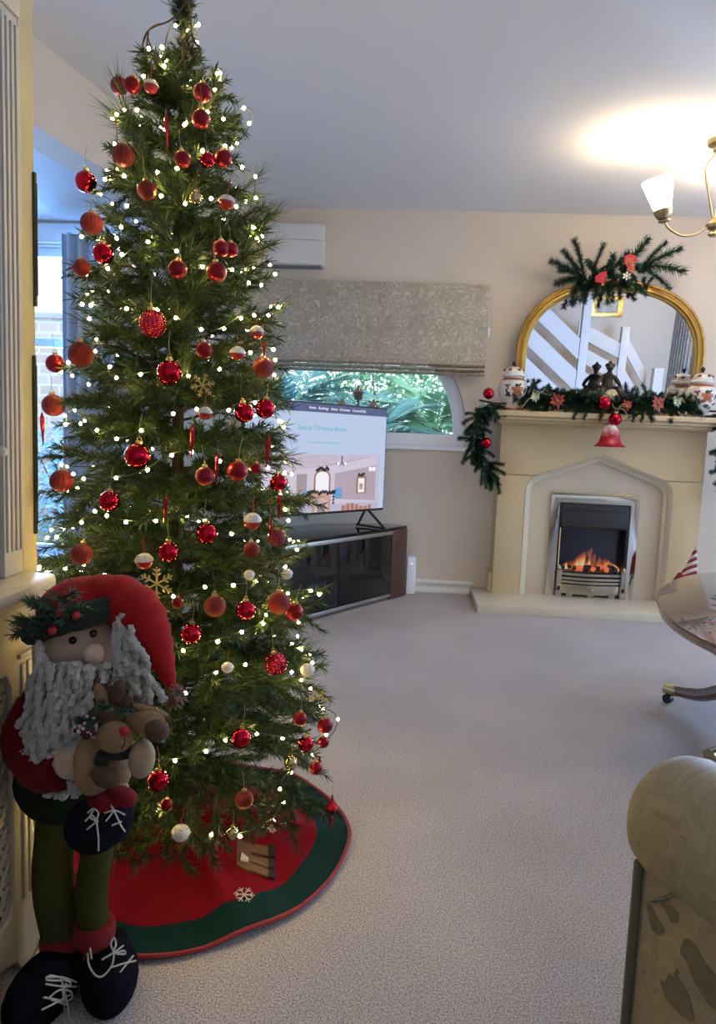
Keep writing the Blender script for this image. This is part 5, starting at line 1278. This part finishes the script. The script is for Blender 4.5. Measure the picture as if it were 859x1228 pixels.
ar = MB().tube(spline([Wp(45, 845, 1.13), Wp(27, 885, 1.10), Wp(45, 925, 1.06), Wp(75, 925, 1.04)], 5), [.035] * 8 + [.03] * 8, 12).build('arm', WINE, sa)
MB().ell(Wp(84, 915, 1.035), (.026, .02, .026)).ell(Wp(92, 905, 1.03), (.012, .010, .016)).build('mitten', SKIN, ar)
hdp = Wp(100, 778, 1.14); head = MB().ell(hdp, (.082, .072, .078), nu=28, nv=18).build('head', SKIN, sa)
MB().ell(Wp(112, 784, 1.063), .0165).build('nose', mat('pale_felt_nose', (.62, .46, .36), .85, noise=(40, (.58, .42, .33), .3), bump=(200, .2)), head)
for px, py in ((112, 760), (87, 768)): MB().ell(Wp(px, py, 1.071), .0062).build('eye', mat('black_glass_eye', (.004, .004, .004), .1, noise=(10, (.006, .006, .006), .3)), head)
# hat: dome, folded tail, ribbed brim, pompom, holly
hat = MB().ell(Wp(106, 735, 1.145), (.084, .076, .062), nu=32, nv=20)
_bc = Wp(96, 744, 1.135); _n = Vector((math.cos(.33), 0, math.sin(.33))).cross(Vector((0, .97, -.18))).normalized()
for v in hat.v:
    h_ = (v - _bc).dot(_n)
    if h_ < 0: v -= _n * h_
hat = hat.build('hat_dome', RED, sa)
tl_ = spline([Wp(105, 728, 1.15), Wp(135, 718, 1.14), Wp(165, 735, 1.12), Wp(183, 765, 1.10), Wp(196, 795, 1.09), Wp(206, 826, 1.085)], 6)
rad = [(0, .055), (.15, .050), (.4, .046), (.6, .034), (.8, .020), (1, .008)]
MB().tube(tl_, [tab(rad, i / (len(tl_) - 1)) * (1 + .06 * math.sin(i * 1.9)) for i in range(len(tl_))], 18, flat=.85).build('hat_tail', RED, hat)
bc = Wp(96, 744, 1.135); u_ = Vector((math.cos(.33), 0, math.sin(.33))); v_ = Vector((0, .97, -.18))
mb = MB(); rb_ = []
for i in range(60):
    a = 2 * PI * i / 60; rb_.append(bc + u_ * (.079 * math.cos(a)) + v_ * (.074 * math.sin(a)))
mb.tube(rb_, [.019 * (1 + .06 * math.sin(i * 1.57)) for i in range(60)], 12, closed=True); mb.tube([p + Vector((0, 0, .012)) for p in rb_], .013, 8, closed=True)
BRIM = mat('dark_green_rib_knit', (.022, .032, .016), .95, sheen=.2, noise=(120, (.012, .018, .010), .2), bump=(180, .8))
brm = mb.build('hat_brim', BRIM, sa)
pm = MB(); pc = Wp(209, 836, 1.083); rr = random.Random(4)
POMM = mat('brown_red_yarn', (.16, .07, .05), .95, noise=(40, (.28, .2, .15), .2))
for i in range(90):
    d = Vector((rr.gauss(0, 1), rr.gauss(0, 1), rr.gauss(0, 1))).normalized(); s_ = d.orthogonal().normalized() * .004
    pm.tube([pc, pc + d * .012 + s_, pc + d * rr.uniform(.016, .024)], [.002, .0022, .001], 4)
pm.ell(pc, .011); pm.build('pompom', POMM, hat)
hs = [branch_mesh('pine_sprig', .06, 300 + i, dens=900, nl=.022, tw=.02, sag=0, mats=[TWIG, GARN, GARN]) for i in range(2)]
for px, py, d in ((62, 748, (-1, -.5, .1)), (66, 745, (-.6, -.5, .7)), (60, 752, (-1, -.3, -.25)), (80, 738, (.3, -.5, .8)), (70, 742, (-.2, -.6, .5)), (75, 745, (.6, -.5, .4))):
    p = Wp(px, py, 1.06); o = link('pine_sprig', hs[px % 2], brm, p, Vector(d).to_track_quat('X', 'Z').to_euler(), .8)
BER = mat('red_berry', (.40, .015, .02), .3, noise=(30, (.34, .01, .015), .3))
for px, py in ((63, 756), (91, 738), (72, 735)): MB().ell(Wp(px, py, 1.04), .0068).build('berry', BER, brm)
# yarn beard: a soft base with separate wavy strands
bd = MB().tube(spline([Wp(100, 800, 1.11), Wp(88, 840, 1.09), Wp(72, 880, 1.08), Wp(60, 915, 1.07)], 5), [.06] * 6 + [.052] * 6 + [.04] * 4, 14, flat=.5).build('beard', YARN, sa)
rr = random.Random(12)
line = spline([(47, 770, 0), (58, 795, 0), (85, 795, 0), (112, 800, 0), (138, 794, 0), (152, 775, 0), (158, 745, 0)], 10)
def beardY(px, py): return 1.075 - .035 * math.sin(min(1, max(0, (px - 25) / 110)) * PI) * (1 if py < 930 else .8)
ns = 52
for i in range(ns):
    t = (i + .5) / ns; q = line[min(len(line) - 1, int(t * (len(line) - 1)))]
    if t < .70: e = (lerp(26, 104, t / .70) + rr.uniform(-8, 8), rr.uniform(880, 950) - (30 if t < .06 else 0) - (40 if t > .62 else 0) )
    else: e = (lerp(140, 196, (t - .70) / .30) + rr.uniform(-6, 6), rr.uniform(815, 880))
    L = []; nn = 9; ph = rr.uniform(0, 6); amp = rr.uniform(3.5, 6.5)
    for k in range(nn + 1):
        s_ = k / nn; x = lerp(q.x, e[0], s_ ** 1.15) + amp * s_ ** .5 * math.sin(ph + k * 1.35); y = lerp(q.y, e[1], s_)
        L.append(Wp(x, y, beardY(x, y) + .012 * math.sin(ph * 3 + k * 1.1) - (.006 if i % 2 else 0)))
    if t < .7:
        x, y = e; cr = rr.uniform(5, 9)
        for k in range(1, 6): a = k * 1.0 + ph; L.append(Wp(x + cr * math.sin(a) , y + cr * (1 - math.cos(a)) * .7, beardY(x, y) - .006 + .004 * math.cos(a)))
    pts = spline(L, 4)
    MB().tube(pts, [.0056 * (1 + .25 * math.sin(j * 1.9 + ph)) for j in range(len(pts))], 7).build('beard_strand', YARN, bd)
for i in range(9):   # side lock running up to the temple and moustache
    x0 = 145 + rr.uniform(-6, 12); L = [Wp(x0 + rr.uniform(-4, 4), 735 + k * 14, 1.085 - .004 * k + rr.uniform(-.006, .006)) for k in range(6)]
    pts = spline(L, 4); MB().tube(pts, [.0052 * (1 + .25 * math.sin(j * 1.9)) for j in range(len(pts))], 7).build('beard_strand', YARN, bd)
# legs, cuffs, boots, laces
def boot(cx, cy, rz, nm='boot', parent=sa, s=1.0, zb=0.0):
    M = Matrix.Rotation(rz, 3, 'Z'); mb = MB(); b = Vector((cx, cy, zb)) - SB if parent is sa else Vector((cx, cy, zb))
    mb.ell(b + Vector((0, 0, .034 * s)), (.054 * s, .092 * s, .054 * s), M, 24, 16)
    mb.ell(b + M @ Vector((0, .055 * s, .050 * s)), (.036 * s, .038 * s, .038 * s), M, 20, 12)
    for v in mb.v: v.z = max(v.z, b.z)
    return mb.build(nm, BLKF, parent)
def on_ell(px, py, c, r, off=.004):
    d = ray(px, py).normalized(); o = CAM - Vector(c); A = sum((d[i] / r[i]) ** 2 for i in range(3)); B = sum(o[i] * d[i] / r[i] ** 2 for i in range(3)); C_ = sum((o[i] / r[i]) ** 2 for i in range(3)) - 1
    D = B * B - A * C_; t = (-B - math.sqrt(D)) / A if D > 0 else -B / A
    return CAM + d * t - d * off
LB, RB = Vector((-.578, 1.095, 0)), Vector((-.480, 1.138, 0))
bl = boot(LB.x, LB.y, -.15, s=.95); br = boot(RB.x, RB.y, .35, s=.92)
def laces(parent, lines, c, r, base, w=.0016):
    for ln in lines:
        pts = spline([on_ell(x, y, c, r) - base for x, y in ln], 4); MB().tube(pts, w, 5).build('lace', LACE, parent)
laces(bl, [[(55, 1172), (75, 1172), (92, 1178)], [(55, 1180), (75, 1183), (92, 1183)], [(58, 1197), (72, 1187), (86, 1190), (82, 1200), (52, 1196)], [(50, 1211), (66, 1203), (84, 1193)], [(62, 1199), (78, 1204), (84, 1204)], [(74, 1172), (76, 1195), (78, 1215), (82, 1228)], [(73, 1173), (80, 1200), (84, 1227)], [(75, 1173), (60, 1170), (56, 1175), (74, 1176)], [(76, 1175), (84, 1178), (84, 1183), (78, 1180)]], (LB.x, LB.y, .05), (.056, .095, .08), SB)
laces(br, [[(105, 1143), (107, 1158), (115, 1170), (124, 1170), (134, 1158), (137, 1143)], [(108, 1137), (110, 1150)], [(137, 1143), (133, 1132), (137, 1125), (139, 1133), (136, 1143), (148, 1140), (150, 1144), (140, 1144)], [(122, 1151), (137, 1142), (148, 1134)], [(134, 1160), (150, 1155), (163, 1152)], [(144, 1166), (152, 1156), (160, 1146)]], (RB.x, RB.y, .055), (.058, .09, .08), SB)
for pts_, rads in (([(72, 960), (66, 1005), (63, 1045), (66, 1080), (74, 1125)], (.037, .034, .035, .036, .033)), ([(118, 975), (117, 1015), (112, 1050), (109, 1080), (113, 1112)], (.032, .028, .028, .029, .026))):
    P = spline([Wp(x, y, 1.155) for x, y in pts_], 5); n = len(P)
    lg = MB().tube(P, [tab([(i / 4, r) for i, r in enumerate(rads)], j / (n - 1)) for j in range(n)], 16).build('leg', OLIVE, sa)
    c = P[-1]; mb = MB(); mb.lathe([(.030, -.03), (.036, -.02), (.038, 0), (.034, .014), (.028, .012)], 20, c); mb.build('sock_cuff', mat('dark_red_knit', (.26, .010, .014), .95, sheen=.2, noise=(80, (.2, .008, .01), .3), bump=(200, .5)), lg)

# ------------------------------------------------------------------ plush reindeer in the doll's arms
RB_ = Vector(atY(135, 940, 1.02)); RB_.z = atY(135, 1020, 1.02).z
TAN = mat('tan_plush', (.30, .175, .090), .9, noise=(90, (.25, .145, .072), .3), bump=(220, .25))
BRN = mat('brown_plush', (.105, .052, .026), .9, sheen=.3, noise=(90, (.065, .032, .017), .3), bump=(220, .25))
PALE = mat('pale_beige_plush', (.38, .28, .19), .9, sheen=.3, noise=(90, (.33, .24, .16), .3), bump=(220, .2))
de = thing('plush_reindeer', 'brown plush reindeer with red nose held by the santa doll', 'plush reindeer', RB_)
def Q(px, py, Y): return atY(px, py, Y) - RB_
px_ = 1.02 / 850
def E(parent, name, px, py, Y, w, h, dp, m, rot=0.0, fn=None): 
    return MB().ell(Q(px, py, Y), (w * px_, dp * px_, h * px_), Matrix.Rotation(rot, 3, 'Y'), 22, 14, fn=fn).build(name, m, parent)
bdy = E(de, 'body', 132, 918, 1.055, 30, 38, 26, TAN)
hd_ = E(de, 'head', 132, 862, 1.04, 30, 26, 26, BRN)
E(hd_, 'muzzle', 137, 884, 1.005, 24, 20, 18, TAN); E(hd_, 'nose', 149, 877, .977, 6.2, 6.2, 6, mat('red_felt_nose', (.42, .015, .012), .8, noise=(50, (.36, .012, .01), .3)))
MB().tube(spline([Q(150, 884, .982), Q(149, 892, .985), Q(146, 898, .99)], 4), .0008, 4).build('mouth_stitch', BLKF, hd_)
e1 = E(hd_, 'ear', 122, 834, 1.045, 14, 25, 8, BRN, -.35); E(e1, 'inner_ear', 122, 836, 1.035, 9, 19, 5, TAN, -.35)
e2 = E(hd_, 'ear', 178, 853, 1.04, 30, 9, 8, BRN, .25); E(e2, 'inner_ear', 180, 852, 1.032, 24, 5.5, 5, TAN, .25)
mb = MB()
for x, y, r in ((141, 836, 10), (143, 826, 9), (152, 842, 8)): mb.ell(Q(x, y, 1.035), (r * px_, r * .8 * px_, r * 1.3 * px_))
mb.build('antlers', BRN, hd_)
for i, (x, y, d) in enumerate(((125, 850, (.4, -.7, .3)), (135, 848, (-.5, -.6, .4)), (112, 862, (-.8, -.6, .1)), (142, 852, (.7, -.6, .1)), (118, 858, (-.3, -.8, -.4)))):
    link('pine_sprig', hs[i % 2], hd_, Q(x, y, 1.0), Vector(d).to_track_quat('X', 'Z').to_euler(), .4)
bp_ = MB(); c = Q(103, 872, .995); rr = random.Random(9)
for i in range(70):
    d = Vector((rr.gauss(0, 1), rr.gauss(0, 1), rr.gauss(0, 1))).normalized(); bp_.ell(c + d * 13 * px_, .0032, nu=6, nv=4, m=1 if rr.random() < .35 else 0)
bp_.ell(c, 12 * px_, nu=10, nv=8); bp_.build('frosted_berry_ball', [mat('dark_wine_berry', (.10, .012, .016), .6, noise=(30, (.07, .01, .012), .3)), mat('frost_white', (.55, .48, .45), .8, noise=(30, (.5, .42, .4), .3))], hd_)
MB().tube(spline([Q(108, 902, 1.03), Q(125, 906, 1.01), Q(150, 905, 1.01), Q(162, 898, 1.03)], 4), .008, 8).ell(Q(122, 912, 1.0), (.012, .008, .012)).build('scarf', BRIM, de)
a1 = MB().tube(spline([Q(150, 870, 1.05), Q(170, 866, 1.03), Q(186, 872, 1.01)], 5), [.018] * 6 + [.02] * 5, 12).build('arm', TAN, de); E(a1, 'hoof', 188, 876, 1.0, 16, 14, 14, BRN)
a2 = MB().tube(spline([Q(112, 890, 1.03), Q(104, 912, 1.01), Q(108, 938, 1.0), Q(122, 932, .99)], 5), [.02] * 6 + [.019] * 10, 12).build('arm', TAN, de); E(a2, 'hoof', 126, 932, .985, 20, 13, 12, BRN, .3)
E(de, 'foot_sole', 170, 910, 1.015, 17, 26, 14, PALE, .12)
for i, (x, y, Y, w, h) in enumerate(((113, 990, .995, 37, 34), (136, 982, 1.01, 24, 32))):
    lg = MB().tube(spline([Q(lerp(128, x + 6, .5), 940, 1.05), Q(x + 8, 962, 1.03), Q(x, y - 8, Y + .01)], 4), .02, 12).build('leg', TAN, de)
    E(lg, 'cuff', x + 12 - i * 4, y - 26, Y + .005, 22, 12, 20, WINE, .2)
    bt = E(lg, 'boot', x, y, Y, w, h, 34, BLKF)
    c = atY(x, y, Y); r3 = (w * px_, 34 * px_, h * px_)
    ls = [[(105, 975), (112, 970), (118, 975), (116, 985), (118, 1005), (118, 1020)], [(102, 985), (110, 978), (116, 984)], [(104, 995), (116, 985)], [(112, 972), (108, 980), (118, 986)]] if i == 0 else [[(125, 975), (138, 972), (150, 977)], [(130, 962), (138, 975), (145, 990), (150, 997)], [(127, 985), (136, 972), (132, 965)], [(134, 990), (146, 985)]]
    for ln in ls: MB().tube(spline([on_ell(x2, y2, c, r3, .003) - RB_ for x2, y2 in ln], 4), .0013, 5).build('lace', LACE, bt)

# ------------------------------------------------------------------ sofa (only an arm in view)
SOFA = floral_mat('gold_grey_damask', (.28, .235, .145), (.33, .28, .175), (.225, .185, .11), 6.0)
for nd in SOFA.node_tree.nodes:
    if nd.type == 'BUMP': nd.inputs['Strength'].default_value = .12
SOFD = mat('dark_damask_leaf', (.13, .10, .055), .6, noise=(120, (.20, .16, .095), .25))
SO = Vector((.308, .832, 0)); RZS = math.atan2(-.91, .42)
so = thing('sofa', 'gold grey damask sofa with a rolled arm', 'sofa', SO, RZS)
SM = Matrix.Rotation(RZS, 4, 'Z'); SMI = SM.inverted()
MB().prism([(0, 0), (.88, 0), (.88, .17), (0, .17)], .07, .55, 'xy').build('arm', SOFA, so, bevel=.012)
n_ = 14; mb = MB(); RR, cz, cy = .078, .553, .052
pts = [(-.028 + .0, cy, cz)]; rs = []
ax = [(-.030, .018), (-.027, .040), (-.018, .060), (-.004, .073), (.015, .0785), (.05, .079), (.4, .081), (.90, .081)]
MB().tube([(x, cy, cz) for x, r in ax], [r for x, r in ax], 32).build('arm_roll', SOFA, so, angle=60)
PIPE = mat('dark_piping', (.11, .095, .065), .6, noise=(90, (.14, .12, .09), .3))
MB().tube([(0, 0, .075), (0, 0, .50)], .0065, 10).build('piping', PIPE, so)
MB().box(.03, .70, .18, 1.30, .10, .30).build('seat_base', SOFA, so, bevel=.02)
for k in range(2): MB().box(.02, .66, .185 + .56 * k, .735 + .56 * k, .30, .44).build('seat_cushion', SOFA, so, bevel=.035)
MB().prism([(.68, .10), (.90, .10), (.95, .84), (.80, .86), (.70, .80)], 0.03, 1.46, 'xz').build('backrest', SOFA, so, bevel=.03)
MB().box(0, .88, 1.31, 1.48, .07, .55).build('arm', SOFA, so, bevel=.012)
MB().tube([(x, 1.43, cz) for x, r in ax], [r for x, r in ax], 28).build('arm_roll', SOFA, so, angle=60)
for x in (.06, .82):
    for y in (.07, 1.41): MB().lathe([(.018, 0), (.022, .03), (.03, .07)], 14, (x, y, 0)).build('foot', WALNUT, so)
def side(px, py):
    n = SM @ Vector((0, -1, 0)); d = ray(px, py); t = (SO - CAM).dot(n) / d.dot(n); p = SMI @ (CAM + d * t - SO); return (p.x, p.z)
for lf in ([(776, 1080), (800, 1074), (812, 1062), (819, 1068), (803, 1080), (786, 1084)], [(808, 1074), (830, 1076), (843, 1088), (852, 1100), (842, 1100), (828, 1086)], [(790, 1081), (802, 1083), (815, 1095), (813, 1106), (806, 1107), (802, 1097)], [(775, 1083), (782, 1086), (788, 1100), (798, 1115), (792, 1122), (782, 1116)],
           [(815, 1142), (822, 1123), (835, 1133), (846, 1155), (862, 1172), (866, 1215), (850, 1205), (832, 1175), (824, 1152)], [(791, 1172), (798, 1180), (802, 1165), (808, 1172), (812, 1158), (820, 1178), (830, 1205), (834, 1228), (816, 1216), (800, 1200)]):
    pl = [side(x, y) for x, y in lf]
    for _ in range(2): pl = [q for a, b in zip(pl, pl[1:] + pl[:1]) for q in ((a[0] * .8 + b[0] * .2, a[1] * .8 + b[1] * .2), (a[0] * .2 + b[0] * .8, a[1] * .2 + b[1] * .8))]
    MB().prism(pl, -.0008, .001).build('woven_leaf', SOFD, so)
mb = MB(); mb.tube([(side(x, y)[0], -.001, side(x, y)[1]) for x, y in ((816, 1168), (826, 1185), (838, 1205), (858, 1222))], .0022, 5, flat=.3); mb.build('woven_stem', mat('pale_damask_thread', (.40, .37, .30), .6, noise=(90, (.34, .31, .25), .3)), so); mb = MB(); mb.tube([(side(x, y)[0], -.001, side(x, y)[1]) for x, y in ((776, 1080), (795, 1078), (815, 1073), (840, 1090))], .0018, 5, flat=.3)
mb.build('woven_stem', mat('pale_damask_thread', (.40, .37, .30), .6, noise=(90, (.34, .31, .25), .3)), so)
